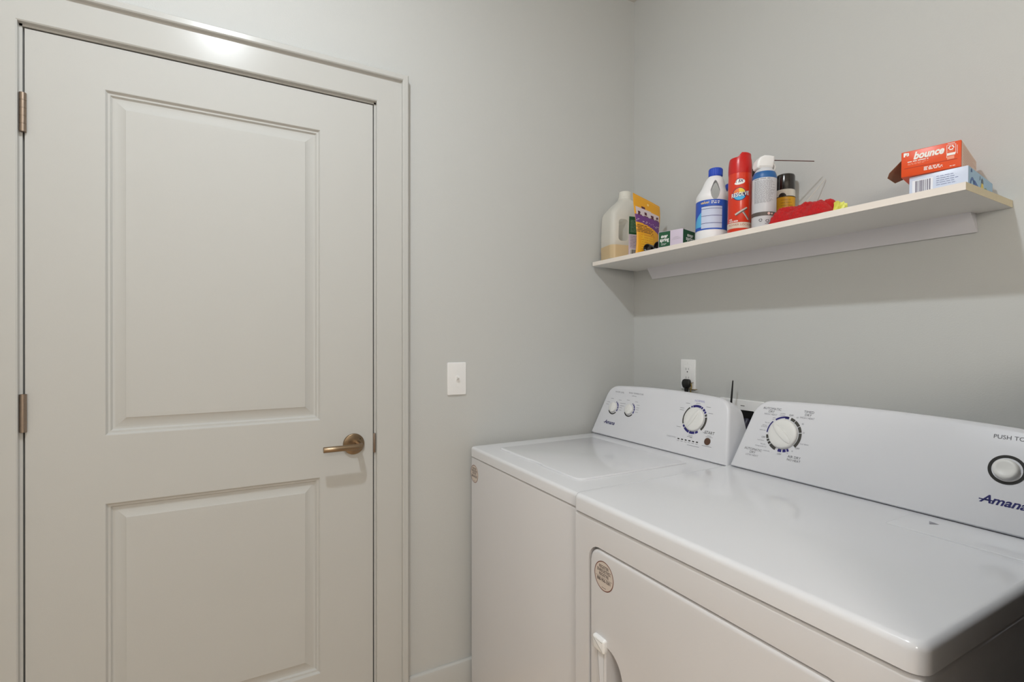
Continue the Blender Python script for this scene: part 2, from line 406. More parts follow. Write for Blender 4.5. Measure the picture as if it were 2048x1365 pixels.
tube('hook', [(0, 0.0, 0.03), (0.001, -0.002, 0.018), (0, 0.0015, 0.006), (0.0, 0.001, -0.02), (0, 0.0, -0.09)], 0.0022, M_brass, bw, 8)
tube('crossbar', [(0, 0.03, 0.012), (0, 0.0, 0.007), (0.001, -0.03, 0.008)], 0.0014, M_brass, bw, 8)
tube('tip', [(0, 0.0, 0.031), (0, -0.012, 0.0335)], 0.0012, M_brass, bw, 8)
# washing machine supply box + rod
ob_ = thing('supply_box', 'white recessed laundry supply box on the wall between the machines', 'supply box', (0, -0.555, 1.00))
fr = frame((0, 0, 0), (-1, 0, 0))
flange = pprism('flange', rrect(-0.09, -0.09, 0.09, 0.088, 0.004), fr, 0.005, 0.002, M_wplast, ob_)
cut = pprism('c', rrect(-0.065, -0.065, 0.055, 0.052, 0.006), fr, 0.05, 0.0001, M_wplast, ob_, n0=-0.02)
bpy.context.view_layer.update(); bake_cut(flange, [cut])
pprism('recess_shade', rrect(-0.065, -0.065, 0.055, 0.052, 0.006), fr, 0.0008, 0.0001, M_black, ob_)  # flat black plate, its colour stands in for shade inside the box
pr = Print(onplane(fr, 0.0052)); pr.rect(0.0, 0.066, 0.016, 0.0685); pr.build('slot_mark', M_char, flange)
hose = tube('valve_hose', [(-0.008, -0.03, 0.02), (-0.02, -0.032, 0.005), (-0.028, -0.03, -0.05), (-0.03, -0.02, -0.2), (-0.03, 0.05, -0.6)], 0.011, mat('navy_hose', (22, 22, 48), 0.4), ob_)
rod = thing('black_rod', 'thin black rod standing upright behind the washer panel', 'rod', (-0.045, -0.5477, 0.96))
tube('shaft', [(0, 0.012, -0.05), (0, 0.006, 0.06), (0, -0.001, 0.14), (0, -0.006, 0.196)], [0.0038, 0.0038, 0.0034, 0.0022], M_black, rod, 12)
lathe('tip', [(0.0022, 0), (0.0015, 0.002), (0.0005, 0.003)], M_black, rod, 12, fr=(Vector((0, -0.006, 0.196)), Vector((1, 0, 0)), Vector((0, 1, 0)), Vector((0, 0, 1))))

# ------------------------------------------------------------------ machine control panels
def panel_outline(y0, y1, h, slope, r, arch):
    """(a, v) outline with a = -y measured from y0; counter-clockwise, base at v=0"""
    wd = y0 - y1; ins = slope * h; out = [(0.0, 0.0), (wd, 0.0)]
    k = 10; th = math.atan(slope)
    # right corner arc: from side direction to top direction
    def arc(cx, cy, a0, a1): return [(cx + r * math.cos(a0 + (a1 - a0) * i / k), cy + r * math.sin(a0 + (a1 - a0) * i / k)) for i in range(k + 1)]
    cxr = wd - slope * (h - r) - r / math.cos(th); cy = h - r
    out += arc(cxr, cy, th, math.pi / 2)
    cxl = wd - cxr
    m = 14
    for i in range(1, m):
        t = i / m; out.append((cxr + (cxl - cxr) * t, h + arch * (1 - (2 * t - 1) ** 2)))
    out += arc(cxl, cy, math.pi / 2, math.pi - th)
    return out
def control_panel(parent, y0, y1, xb, zb, lean, h, xback, slope=0.22, r=0.055, arch=0.008):
    O = Vector((xb, y0, zb)); N = Vector((-math.cos(lean), 0, math.sin(lean)))
    fr = frame(O, N)
    out = panel_outline(y0, y1, h, slope, r, arch); n = len(out); b = 0.008; rings = []
    def pt(p, n_): return at(fr, p[0], p[1], n_)
    back = []
    for p in out:
        q = pt(p, 0.0); back.append(Vector((xback, q.y, q.z - 0.02 * max(0, (q.z - zb)) / h)))
    rings.append(back)
    mid = []
    for p in out:
        q = pt(p, 0.0); mid.append(q + Vector((b * 1.4, 0, 0)))
    rings.append(mid)
    for i in range(1, 5):
        t = math.pi / 2 * i / 4; q = offset_poly(out, b * (1 - math.cos(t)))
        rings.append([pt(p, 0.0) + Vector((b * 1.4 * (1 - math.sin(t)), 0, 0)) for p in q])
    for rg in rings:          # keep the foot on the deck
        for v in rg: v.z = max(v.z, zb)
    vs = [v for rg in rings for v in rg]; fs = []
    for k in range(len(rings) - 1): fs += [(k * n + i, k * n + (i + 1) % n, (k + 1) * n + (i + 1) % n, (k + 1) * n + i) for i in range(n)]
    fs += [tuple(range(n)), tuple(range(len(vs) - n, len(vs)))]
    o = make('control_panel', vs, fs, M_panel, parent, True, 30)
    return o, fr
def dial(parent, fr, a, b, r, h, ang, name='knob', ridge_w=0.22):
    f2 = (at(fr, a, b, 0), fr[1], fr[2], fr[3])
    kn = lathe(name, [(r, 0.001), (r, h * 0.35), (r * 0.97, h * 0.55), (r * 0.9, h * 0.66), (r * 0.6, h * 0.72), (r * 0.05, h * 0.74)], M_knob, parent, 56, fr=f2)
    # ridge grip: tapered bar across the knob
    c, s = math.cos(ang), math.sin(ang); vs = []; fs = []; N = 16
    for i in range(N + 1):
        t = -1 + 2 * i / N; L = t * r * 0.95; wv = r * ridge_w * (1 - t * t) ** 0.5 + 0.0006; hh = h * (0.70 + 0.30 * (1 - t ** 4))
        for (q, z) in ((-1.0, h * 0.55), (-0.75, hh * 0.93), (-0.3, hh), (0.3, hh), (0.75, hh * 0.93), (1.0, h * 0.55)):
            vs.append(at(f2, c * L - s * wv * q, s * L + c * wv * q, z))
    for i in range(N): fs += [(i * 6 + j, i * 6 + j + 1, (i + 1) * 6 + j + 1, (i + 1) * 6 + j) for j in range(5)]
    fs += [tuple(range(6)), tuple(range(N * 6, N * 6 + 6))]
    make('grip', vs, fs, M_knob, kn, True, 50)
    return kn
def sticker(parent, fr, r):
    st = pprism('register_sticker', circ(0, 0, r, 48), fr, 0.0005, 0.0001, mat('sticker_paper', (208, 196, 186), 0.6), parent, steps=1)
    st['label'] = 'round beige register sticker'
    p = Print(onplane(fr, 0.0006)); p.ring(0, 0, r * 0.94, r * 1.0, 0, 360, 60); p.build('sticker_rim', mat('sticker_rim', (110, 60, 48), 0.6), st)
    p = Print(onplane(fr, 0.0006)); s = r / 0.036
    p.text('REGISTER', 0, 0.021 * s, 0.0105 * s, bold=0.02, sx=0.8); p.text('ENREGISTREZ', 0, 0.0115 * s, 0.0105 * s, bold=0.02, sx=0.78); p.text('REGISTRE', 0, 0.002 * s, 0.0105 * s, bold=0.02, sx=0.8)
    p.rect(-0.031 * s, -0.005 * s, 0.031 * s, -0.0043 * s); p.text('888-906-3381', 0, -0.011 * s, 0.0112 * s, bold=0.02, sx=0.82); p.rect(-0.008 * s, -0.029 * s, 0.008 * s, -0.0278 * s)
    p.build('lettering', mat('sticker_ink', (60, 44, 40), 0.6), st)
    return st

# ------------------------------------------------------------------ washing machine
WY0, WY1, WX0, WX1, WZ = -0.034, -0.712, -0.828, -0.07, 0.910
wm = thing('washing_machine', 'white top-load washing machine in the corner beside the door wall', 'washing machine', ((WX0 + WX1) / 2, (WY0 + WY1) / 2, 0))
ORG = Vector(wm.location)
UP = (Vector((0, 0, 0)), Vector((1, 0, 0)), Vector((0, 1, 0)), Vector((0, 0, 1)))
pprism('cabinet', rrect(WX0 + 0.002, WY1 + 0.003, WX1, WY0 - 0.003, 0.012), UP, 0.873 - 0.02, 0.006, M_cab, wm, n0=0.02)
pprism('top_deck', rrect(WX0, WY1, WX1, WY0, 0.018), UP, WZ - 0.876, 0.010, M_enamel, wm, n0=0.876, steps=5)
lid = [(-0.345, -0.612), (-0.345, -0.138)]
out = rrect(-0.757, -0.612, -0.340, -0.135, 0.02, 5, (0.03, 0.004, 0.004, 0.012))
# finger notch in the front edge
k = [i for i, p in enumerate(out) if p[0] < -0.75]
front = [(-0.757, -0.325), (-0.7545, -0.334), (-0.7515, -0.348), (-0.7515, -0.400), (-0.7545, -0.414), (-0.757, -0.423)]
# outline is counter-clockwise starting at (u0,v0): the front edge closes from the last point back to the first
lidout = out + front
pprism('lid', lidout, UP, 0.0062, 0.0035, M_enamel, wm, n0=WZ - 0.0005)
for zz in (0.0,):
    for (fx, fy) in ((WX0 + 0.05, WY0 - 0.05), (WX0 + 0.05, WY1 + 0.05), (WX1 - 0.05, WY0 - 0.05), (WX1 - 0.05, WY1 + 0.05)):
        lathe('foot', [(0.022, 0), (0.022, 0.012), (0.012, 0.012), (0.012, 0.025)], M_black, wm, 16, c=(fx, fy))
WLEAN = math.atan2(0.067, 0.19)
cp, fr = control_panel(wm, -0.026, -0.704, -0.267, WZ + 0.001, WLEAN, 0.212, -0.142)
pos = lambda y, v: (-0.026 - y, v)
# rings, lettering
def seg(m, a, b, r0, r1, d0, d1):
    p = Print(onplane(fr)); p.ring(a, b, r0, r1, d0, d1); p.build('dial_segment', m, cp)
pN = Print(onplane(fr)); pC = Print(onplane(fr)); pG = Print(onplane(fr)); pL = Print(onplane(fr)); pK = Print(onplane(fr))
for (y, v) in ((-0.128, 0.121), (-0.2225, 0.1235)):
    a, b = pos(y, v); ro, ri = 0.0290, 0.0235
    for d0, d1 in ((62, 70), (42, 56), (18, 40), (-4, 15), (-30, -8)): seg(M_navy, a, b, ri, ro, d0, d1)
    seg(M_black, a, b, ri + 0.0012, ro, -150, -40)
    dial(wm, fr, a, b, 0.0205, 0.014, math.radians(88 if y > -0.15 else 74))
    pG_rows = [(-0.030, 0.02, 'R'), (0.033, 0.022, 'L'), (0.034, 0.012, 'L'), (0.034, 0.004, 'L'), (0.034, -0.006, 'L'), (-0.034, 0.010, 'R'), (0.02, 0.034, 'L'), (-0.012, 0.036, 'R')]
    for dx, dy, al in pG_rows:
        x0 = a + dx; pL.rect(x0 - (0.016 if al == 'R' else 0), b + dy - 0.0007, x0 + (0 if al == 'R' else 0.016), b + dy + 0.0007)
pL.text('WATER LEVEL', *pos(-0.142, 0.187), 0.0085); pL.text('WASH TEMPERATURE', *pos(-0.236, 0.1895), 0.0085); pL.text('cold rinse', *pos(-0.229, 0.179), 0.0065)
a, b = pos(-0.5415, 0.1285); R0, R1 = 0.0425, 0.0505
dial(wm, fr, a, b, 0.0405, 0.0135, math.radians(62), ridge_w=0.2)
def wedge(m, d0, d1, th=None):
    p = Print(onplane(fr)); p.ring(a, b, R1 - (th or (R1 - R0)), R1, d0, d1); p.build('dial_segment', m, cp)
wedge(M_navy, 70, 112); wedge(M_navy, 60, 68); wedge(M_navy, 44, 55); wedge(M_navy, 33, 41.5); wedge(M_navy, 114, 122, 0.006)
wedge(M_char, 19, 29); wedge(M_char, -42, 15.5); wedge(M_char, 128, 205, 0.005)
wedge(M_navy, 211, 222); wedge(M_navy, 225, 256); wedge(M_navy, 259, 286); wedge(M_navy, 289, 303)
p_norm = Print(onplane(fr)); p_norm.text('NORMAL', *pos(-0.546, 0.1925), 0.0105); p_norm.build('blue_lettering', mat('pale_blue_print', (150, 148, 200), 0.6), cp)
for dx, dy, al in ((0.0, 0.0555, 'C'), (-0.034, 0.052, 'R'), (0.036, 0.048, 'L'), (0.05, 0.028, 'L'), (-0.054, 0.033, 'R'), (-0.054, 0.026, 'R'), (-0.05, -0.034, 'R'), (0.046, -0.038, 'L'), (0, -0.056, 'C'), (-0.004, -0.061, 'C')):
    wd = 0.018; x0 = a + dx + (-wd if al == 'R' else -wd / 2 if al == 'C' else 0); pL.rect(x0, b + dy - 0.0008, x0 + wd, b + dy + 0.0008)
pC.text('OFF', a + 0.004, b - 0.0625, 0.006)
for i in range(6):
    x0, v0 = pos(-0.4946 - i * 0.0158, 0.0535 + 0.0002 * i); pi_ = Print(onplane(fr)); pi_.rect(x0 - 0.0042, v0 - 0.0018, x0 + 0.0042, v0 + 0.0018); pi_.build('indicator_window', M_black, cp); pL.rect(x0 - 0.005, v0 - 0.0072, x0 + 0.005, v0 - 0.0058)
x0, v0 = pos(-0.49, 0.0555); pL.text('CYCLE STATUS', x0 - 0.009, v0, 0.006, align='RIGHT')
x0, v0 = pos(-0.556, 0.039); pL.rect(x0 - 0.02, v0, x0 + 0.03, v0 + 0.0014)
pC.text('START', *pos(-0.6135, 0.0925), 0.0135); pL.rect(*pos(-0.607, 0.0822), *pos(-0.623, 0.0836)); pL.rect(*pos(-0.602, 0.0785), *pos(-0.63, 0.0797)); pL.rect(*pos(-0.595, 0.0475), *pos(-0.633, 0.049))
pC.build('grey_lettering', M_char, cp); pL.build('fine_lettering', M_lgrey, cp)
pr = Print(onplane(fr)); x0, v0 = pos(-0.127, 0.0575)
pr.text('Amana', x0, v0, 0.0215, shear=0.35, bold=0.02, sx=1.05); pr.rect(x0 - 0.035, v0 - 0.002, x0 - 0.008, v0 - 0.0004); pr.build('brand_lettering', M_logo, cp)
f2 = (at(fr, *pos(-0.6135, 0.064), 0), fr[1], fr[2], fr[3])
lathe('start_button', [(0.0118, 0.0003), (0.0115, 0.0022), (0.0098, 0.003), (0.002, 0.0034)], mat('brown_button', (88, 62, 48), 0.3), wm, 32, fr=f2)
lathe('button_bezel', [(0.0148, 0.0003), (0.0145, 0.0011), (0.0126, 0.0013), (0.012, 0.0005)], M_panel, wm, 32, fr=f2)
f2 = frame((WX0 + 0.002, -0.0715, 0.8160), (-1, 0, 0)); sticker(wm, f2, 0.0318)
ORG = Vector((0, 0, 0))

# ------------------------------------------------------------------ dryer
DY0, DY1, DXF, DXB, DZ = -0.722, -1.452, -0.860, -0.07, 0.926
dr = thing('clothes_dryer', 'white front-load clothes dryer nearest the camera', 'clothes dryer', ((DXF + DXB) / 2, (DY0 + DY1) / 2, 0))
ORG = Vector(dr.location)
cab = pprism('cabinet', rrect(DXF + 0.003, DY1 + 0.003, DXB, DY0 - 0.003, 0.010), UP, 0.8825 - 0.02, 0.008, M_cab, dr, n0=0.02)
ffr = frame((DXF + 0.003, DY0, 0), (-1, 0, 0))        # a = DY0 - y, b = z
doorout = rrect(0.0632, 0.25, 0.652, 0.8225, 0.038)
cut = pprism('c', doorout, ffr, 0.09, 0.0001, M_cab, dr, n0=-0.065)
bpy.context.view_layer.update(); bake_cut(cab, [cut])
DDZ = DZ
pprism('top_deck', rrect(DXF, DY1, DXB, DY0, 0.022), UP, DDZ - 0.8865, 0.012, M_enamel, dr, n0=0.8865, steps=5)
dd = pprism('dryer_door', offset_poly(doorout, 0.0042), ffr, 0.0645, 0.009, M_cab, dr, n0=-0.0635, steps=5)
hx0, hx1 = 0.1295, 0.183
cutout = [(hx0, 0.36), (hx1, 0.36)]
for i in range(11):
    t = i / 10; ang = math.radians(90 * t); cutout.append((hx0 + (hx1 - hx0) * math.cos(ang) ** 1.0, 0.548 + 0.06 * math.sin(ang) ** 1.0))
cut = pprism('c', cutout, ffr, 0.08, 0.0001, M_cab, dr, n0=-0.05)
bpy.context.view_layer.update(); bake_cut(dd, [cut])
ca = pprism('door_handle', rrect(0.0885, 0.592, 0.1305, 0.6235, 0.005), ffr, 0.012, 0.006, M_wplast, dd, n0=-0.001)
ca['label'] = 'white door handle cap'
pprism('handle_bar', rrect(0.0985, 0.35, 0.1290, 0.600, 0.003), ffr, 0.006, 0.004, M_cab, dd, n0=-0.001)
f2 = frame((DXF + 0.0021, -0.8424, 0.7645), (-1, 0, 0)); sticker(dd, f2, 0.0335)
DLEAN = math.atan2(0.070, 0.194)
cp, fr = control_panel(dr, -0.738, -1.436, -0.302, DZ + 0.001, DLEAN, 0.210, -0.17)
pos = lambda y, v: (-0.738 - y, v)
pN = Print(onplane(fr)); pC = Print(onplane(fr)); pG = Print(onplane(fr)); pL = Print(onplane(fr)); pK = Print(onplane(fr))
a, b = pos(-0.8825, 0.1205)
dial(dr, fr, a, b, 0.0405, 0.0155, math.radians(141), ridge_w=0.26)
wedge(M_navy, 82, 130, 0.005); wedge(M_navy, 96, 82, 0.007); wedge(M_navy, 140, 182, 0.0035)
for d0, d1 in ((59, 75), (36, 57), (14, 34), (-38, 11.5)): wedge(M_char, d0, d1)
for d0, d1 in ((190, 203), (206, 213), (216, 224), (227, 252)): wedge(M_char, d0, d1)
for d0, d1 in ((262, 275), (279, 290), (293, 300)): wedge(M_navy, d0, d1)
g = [('AUTOMATIC', -0.8345, 0.1875, 0.0095), ('DRY', -0.834, 0.179, 0.0095), ('TIMED', -0.940, 0.1905, 0.0095), ('DRY', -0.939, 0.182, 0.0095), ('AUTOMATIC', -0.803, 0.0625, 0.0095), ('DRY', -0.8035, 0.054, 0.0095),
     ('AIR DRY', -0.9250, 0.063, 0.0095), ('NO HEAT', -0.925, 0.0545, 0.0085)]
for s, y, v, sz in g: pG.text(s, *pos(y, v), sz)
for y, v in ((-0.8934, 0.1754), (-0.8267, 0.1025), (-0.8825, 0.0640), (-0.9284, 0.0882)): pG.text('OFF', *pos(y, v), 0.007)
g = [('HIGH HEAT', -0.833, 0.1708, 0.0075), ('HIGH HEAT', -0.938, 0.1735, 0.0075), ('LOW HEAT', -0.8035, 0.0455, 0.0078), ('60', -0.9114, 0.1716, 0.006), ('40', -0.9293, 0.1561, 0.006), ('20', -0.9365, 0.1328, 0.006),
     ('cool down', -0.9443, 0.1028, 0.0055), ('wrinkle', -0.8683, 0.178, 0.005), ('prevent', -0.8683, 0.1731, 0.005), ('very', -0.8455, 0.163, 0.005), ('dry', -0.8445, 0.1578, 0.005), ('less dry', -0.829, 0.1461, 0.005),
     ('energy', -0.8223, 0.138, 0.005), ('preferred', -0.8223, 0.1335, 0.005), ('more dry', -0.8196, 0.1229, 0.005), ('cool down', -0.820, 0.0935, 0.005), ('less dry', -0.8294, 0.0835, 0.005),
     ('energy preferred', -0.824, 0.0765, 0.005), ('more dry', -0.8445, 0.0665, 0.005), ('10', -0.9036, 0.0708, 0.005), ('20', -0.9162, 0.0788, 0.005)]
for s, y, v, sz in g: pL.text(s, *pos(y, v), sz)
pG.text('PUSH TO START', pos(-1.3172, 0)[0], 0.189, 0.0118, align='LEFT')
pK.ring(*pos(-1.3446, 0.1250), 0.0235, 0.0292, 0, 360, 72)
x0, v0 = pos(-1.3446, 0.1250)
pK.poly([(x0 + 0.0265, v0 + 0.009), (x0 + 0.034, v0 + 0.0035), (x0 + 0.034, v0 - 0.0035), (x0 + 0.0265, v0 - 0.009)][::-1])
pG.build('grey_lettering', M_grey, cp); pL.build('fine_lettering', M_lgrey, cp); pK.build('button_ring', M_black, cp)
pr = Print(onplane(fr)); x0, v0 = pos(-1.3455, 0.0605)
pr.text('Amana', x0, v0, 0.0225, shear=0.35, bold=0.024, sx=1.1); pr.rect(x0 - 0.0365, v0 - 0.0022, x0 - 0.012, v0 - 0.0002); pr.build('brand_lettering', M_logo, cp)
f2 = (at(fr, *pos(-1.3446, 0.1250), 0), fr[1], fr[2], fr[3])
bt = lathe('start_button', [(0.0200, 0.0003), (0.0198, 0.008), (0.0186, 0.0115), (0.0165, 0.0128), (0.0135, 0.0132), (0.012, 0.0127), (0.002, 0.0122)], M_knob, dr, 48, fr=f2)
# lint lid on the deck
ll = pprism('lint_lid', rrect(-0.427, -1.444, -0.3045, -1.209, 0.004), UP, 0.0022, 0.0012, M_enamel, dr, n0=DZ)
pr = Print(lambda x, y, e=0: Vector((x, y, DZ + 0.0026))); pr.poly([(-0.362, -1.258), (-0.348, -1.2695), (-0.342, -1.250)]); pr.build('arrow_mark', M_lgrey, ll)
for (fx, fy) in ((DXF + 0.06, DY0 - 0.05), (DXF + 0.06, DY1 + 0.05), (DXB - 0.05, DY0 - 0.05), (DXB - 0.05, DY1 + 0.05)):
    lathe('foot', [(0.022, 0), (0.022, 0.012), (0.012, 0.012), (0.012, 0.025)], M_black, dr, 16, c=(fx, fy))
ORG = Vector((0, 0, 0))

# ------------------------------------------------------------------ shelf
SX, SY0, SY1, SZ, ST, TILT = -0.247, -0.016, -1.2755, 1.6335, 0.0165, 0.028
def ztop(x): return SZ - TILT * (x - SX)
sh = thing('wall_shelf', 'long white wall shelf with a raw right end above the machines', 'shelf', (SX, (SY0 + SY1) / 2, SZ))
ORG = Vector(sh.location)
def slab(name, x0, x1, y0, y1, t0, t1, m):
    vs = [(x, y, ztop(x) - t) for x in (x0, x1) for y in (y0, y1) for t in (t0, t1)]
    return make(name, vs, [(0, 1, 3, 2), (4, 6, 7, 5), (0, 4, 5, 1), (2, 3, 7, 6), (0, 2, 6, 4), (1, 5, 7, 3)], m, sh)
slab('board', SX + 0.0008, -0.0005, SY0, SY1 + 0.0008, 0, ST, M_shelf)
slab('edge_band', SX, SX + 0.0008, SY0, SY1, 0, ST, mat('edge_band', (236, 228, 220), 0.5))
slab('raw_end', SX + 0.0008, -0.0005, SY1 + 0.0008, SY1, 0, ST, M_raw)
vs = []
zb = ztop(-0.03) - ST
for y0, y1 in ((-0.1135, -0.121), (-1.2085, -1.2125)):
    vs += [(-0.0305, y0, zb - 0.0), (-0.0005, y0, ztop(0) - ST - 0.0), (-0.0005, y1, 1.5655), (-0.006, y1, 1.5640)]
make('cleat', vs, [(0, 1, 2, 3), (4, 5, 6, 7), (0, 1, 5, 4), (1, 2, 6, 5), (2, 3, 7, 6), (3, 0, 4, 7)], mat('cleat_white', (216, 214, 218), 0.5, bump=0.3, scale=200), sh)
ORG = Vector((0, 0, 0))

def on_shelf(o, x, y, rot=0.0, dz=0.0):
    o.matrix_world = Matrix.Translation((x, y, ztop(x) + dz + 0.0003)) @ Matrix.Rotation(TILT, 4, 'Y') @ Matrix.Rotation(rot, 4, 'Z')
    return o
def face_cam(x, y): d = CAM - Vector((x, y, 0)); return math.atan2(d.y, d.x)

# ---- detergent jug (local: long side along X, broad label face towards -Y)
def plastic(name, rgb, clear, rough=0.35):
    m = bpy.data.materials.new(name); m.use_nodes = True; nt = m.node_tree; b = nt.nodes['Principled BSDF']; out = nt.nodes['Material Output']
    b.inputs['Base Color'].default_value = lin(rgb) + (1,); b.inputs['Roughness'].default_value = rough
    tl = nt.nodes.new('ShaderNodeBsdfTranslucent'); tl.inputs[0].default_value = lin(rgb) + (1,)
    tr = nt.nodes.new('ShaderNodeBsdfTransparent'); tr.inputs[0].default_value = (0.97, 0.96, 0.94, 1)
    m1 = nt.nodes.new('ShaderNodeMixShader'); m1.inputs[0].default_value = 0.4
    m2 = nt.nodes.new('ShaderNodeMixShader'); m2.inputs[0].default_value = clear
    nt.links.new(b.outputs[0], m1.inputs[1]); nt.links.new(tl.outputs[0], m1.inputs[2])
    nt.links.new(m1.outputs[0], m2.inputs[1]); nt.links.new(tr.outputs[0], m2.inputs[2]); nt.links.new(m2.outputs[0], out.inputs[0])
    return m
jug = thing('detergent_jug', 'half-empty translucent jug of pale yellow liquid in the shelf corner', 'jug')
M_jug = plastic('jug_plastic', (250, 249, 244), 0.25)
def loft(name, secs, m, parent, k=6, cap=True):
    vs = []; fs = []
    for z, cx, hx, hy, r in secs:
        vs += [(cx + a, b, z) for a, b in rrect(-hx, -hy, hx, hy, min(r, hx * 0.99, hy * 0.99), k)]
    n = 4 * (k + 1)
    for q in range(len(secs) - 1): fs += [(q * n + i, q * n + (i + 1) % n, (q + 1) * n + (i + 1) % n, (q + 1) * n + i) for i in range(n)]
    if cap: fs += [tuple(reversed(range(n))), tuple(range(len(vs) - n, len(vs)))]
    return make(name, vs, fs, m, parent, True, 45)
body = loft('jug_body', [(0, 0, 0.096, 0.052, 0.02), (0.004, 0, 0.1, 0.056, 0.022), (0.1, 0, 0.102, 0.058, 0.022), (0.185, 0, 0.101, 0.057, 0.022), (0.2, 0.0, 0.096, 0.054, 0.025),
                         (0.225, -0.006, 0.072, 0.046, 0.03), (0.244, -0.014, 0.045, 0.036, 0.032), (0.255, -0.016, 0.032, 0.031, 0.03), (0.262, -0.016, 0.029, 0.029, 0.0285)], M_jug, jug)
cut = pprism('c', rrect(-0.072, 0.075, -0.030, 0.165, 0.014), (Vector((0, 0.1, 0)), Vector((1, 0, 0)), Vector((0, 0, 1)), Vector((0, -1, 0))), 0.2, 0.0001, M_jug, jug)
bpy.context.view_layer.update(); bake_cut(body, [cut])
lathe('neck', [(0.0285, 0.2615), (0.0285, 0.268), (0.0255, 0.27), (0.0255, 0.292), (0.0235, 0.293), (0.0235, 0.262)], M_jug, jug, 40, c=(-0.016, 0), closed_bottom=False, closed_top=False)
M_liq = plastic('detergent_liquid', (238, 216, 176), 0.0, 0.3)
loft('liquid', [(0.0035, 0, 0.1003, 0.0563, 0.022), (0.058, 0, 0.1021, 0.0581, 0.022), (0.0585, 0, 0.09, 0.05, 0.02)], M_liq, jug)
M_green = mat('label_green', (24, 82, 52), 0.5); M_lilac = mat('label_lilac', (208, 196, 214), 0.5); M_white = mat('print_white', (240, 240, 238), 0.5)
jf = (Vector((0, -0.058, 0)), Vector((1, 0, 0)), Vector((0, 0, 1)), Vector((0, -1, 0)))
p = Print(onplane(jf, 0.0006)); p.rect(-0.026, 0.105, 0.075, 0.178); p.build('label_band', M_green, jug)
p = Print(onplane(jf, 0.0006)); p.rect(-0.026, 0.012, 0.075, 0.1045); lb = p.build('label_panel', M_lilac, jug)
p = Print(onplane(jf, 0.001)); p.lines(-0.02, 0.07, 0.112, 0.165, 9, 0.0016, seed=3); p.build('label_text', mat('label_text_green', (150, 186, 160), 0.6), jug)
p = Print(onplane(jf, 0.001)); p.lines(-0.02, 0.07, 0.05, 0.1, 8, 0.0016, seed=4); p.build('label_text', M_grey, lb)
p = Print(onplane(jf, 0.0009)); p.rect(-0.02, 0.018, 0.014, 0.044); p.build('barcode_field', M_white, lb)
p = Print(onplane(jf, 0.0012)); rd = random.Random(2); x = -0.017
while x < 0.010:
    wd = rd.choice((0.0007, 0.0012, 0.002)); p.rect(x, 0.02, x + wd, 0.042); x += wd + rd.choice((0.0008, 0.0014))
p.build('barcode', M_black, lb)
on_shelf(jug, -0.134, -0.104, math.radians(-13))

# ---- yellow pouch (local X along its width, face towards -Y)
pouch = thing('yellow_pouch', 'yellow stand-up pouch with a purple band on the shelf', 'pouch')
PW, PH, NU, NV = 0.138, 0.238, 46, 76
pm = [mat('pouch_yellow', (232, 166, 34), 0.35), mat('pouch_orange', (226, 144, 30), 0.35), mat('pouch_lilac', (214, 200, 204), 0.4), mat('pouch_purple', (110, 58, 130), 0.4), mat('pouch_text', (92, 52, 34), 0.5), mat('pouch_gold', (240, 184, 40), 0.35), mat('pouch_plum', (86, 34, 50), 0.5), M_white]
def psurf(u, v, side):
    g = max(0.0, 1 - max(0, v - 0.1) / 0.72); t = 0.030 * (max(0, 4 * u * (1 - u)) ** 0.55) * (0.25 + 0.75 * g ** 0.8) * (0 if v > 0.97 else 1)
    t += 0.0012
    x = PW * (u - 0.0) + 0.006 * math.sin(v * 5.2) * (1 - 2 * u) - 0.0; z = PH * v - 0.030 * u * v ** 1.5
    y = side * t / 2 + 0.012 * v * v * (1) + 0.004 * math.sin(3.1 * u + 2 * v) * v
    return (x, y, z)
rd = random.Random(5)
def pcol(u, v):
    band = 0.52 - 0.10 * u + 0.03 * math.sin(4 * u)
    if v > 0.83: return 0
    if (v - 0.655) > 0.0 and v < 0.795 - 0.02 * u and 0.04 < u < 0.93:
        for i, c in enumerate((0.16, 0.40, 0.64, 0.84)):
            if abs(u - c) < 0.045 and abs(v - 0.70 - 0.012 * (i % 2)) < 0.018 + 0.012 * rd.random(): return 6
            if abs(u - c) < 0.07 and abs(v - 0.667) < 0.006: return 4
        return 2
    if 0.795 <= v < 0.83 and 0.27 < u < 0.40: return 6
    if band < v < 0.655 and u < 0.95:
        if abs(v - 0.575 + 0.05 * u) < 0.018 and rd.random() < 0.18: return 2
        return 3
    if v < band - 0.03 and v > band - 0.15 and u < 0.72 - 0.25 * rd.random():
        return 4 if int(v * NV) % 2 == 0 and rd.random() < 0.86 else 0
    if v < 0.33 and 0.12 < u < 0.62 and v > 0.08:
        return 1 if int(v * NV) % 3 == 0 and rd.random() < 0.8 else 5
    return 1 if u > 0.9 and v < 0.5 else 0
vs = []; fs = []; fm = []
for side in (-1, 1):
    for j in range(NV + 1):
        for i in range(NU + 1): vs.append(psurf(i / NU, j / NV, side))
q = (NU + 1) * (NV + 1)
for j in range(NV):
    for i in range(NU):
        k = j * (NU + 1) + i
        fs.append((k, k + 1, k + NU + 2, k + NU + 1)); fm.append(pcol((i + 0.5) / NU, (j + 0.5) / NV))
        fs.append((q + k, q + k + NU + 1, q + k + NU + 2, q + k + 1)); fm.append(0)
def rim(a, b):
    fs.append((a, b, b + q, a + q)); fm.append(0)
for i in range(NU): rim(i + 1, i); rim(NV * (NU + 1) + i, NV * (NU + 1) + i + 1)
for j in range(NV): rim(j * (NU + 1), (j + 1) * (NU + 1)); rim((j + 1) * (NU + 1) + NU, j * (NU + 1) + NU)
make('pouch_bag', vs, fs, pm, pouch, True, 60, fmats=fm)
p = Print(lambda a, b, e=0: Vector(psurf(a, b, -1)) + Vector((0, -0.0006 - e, 0)))
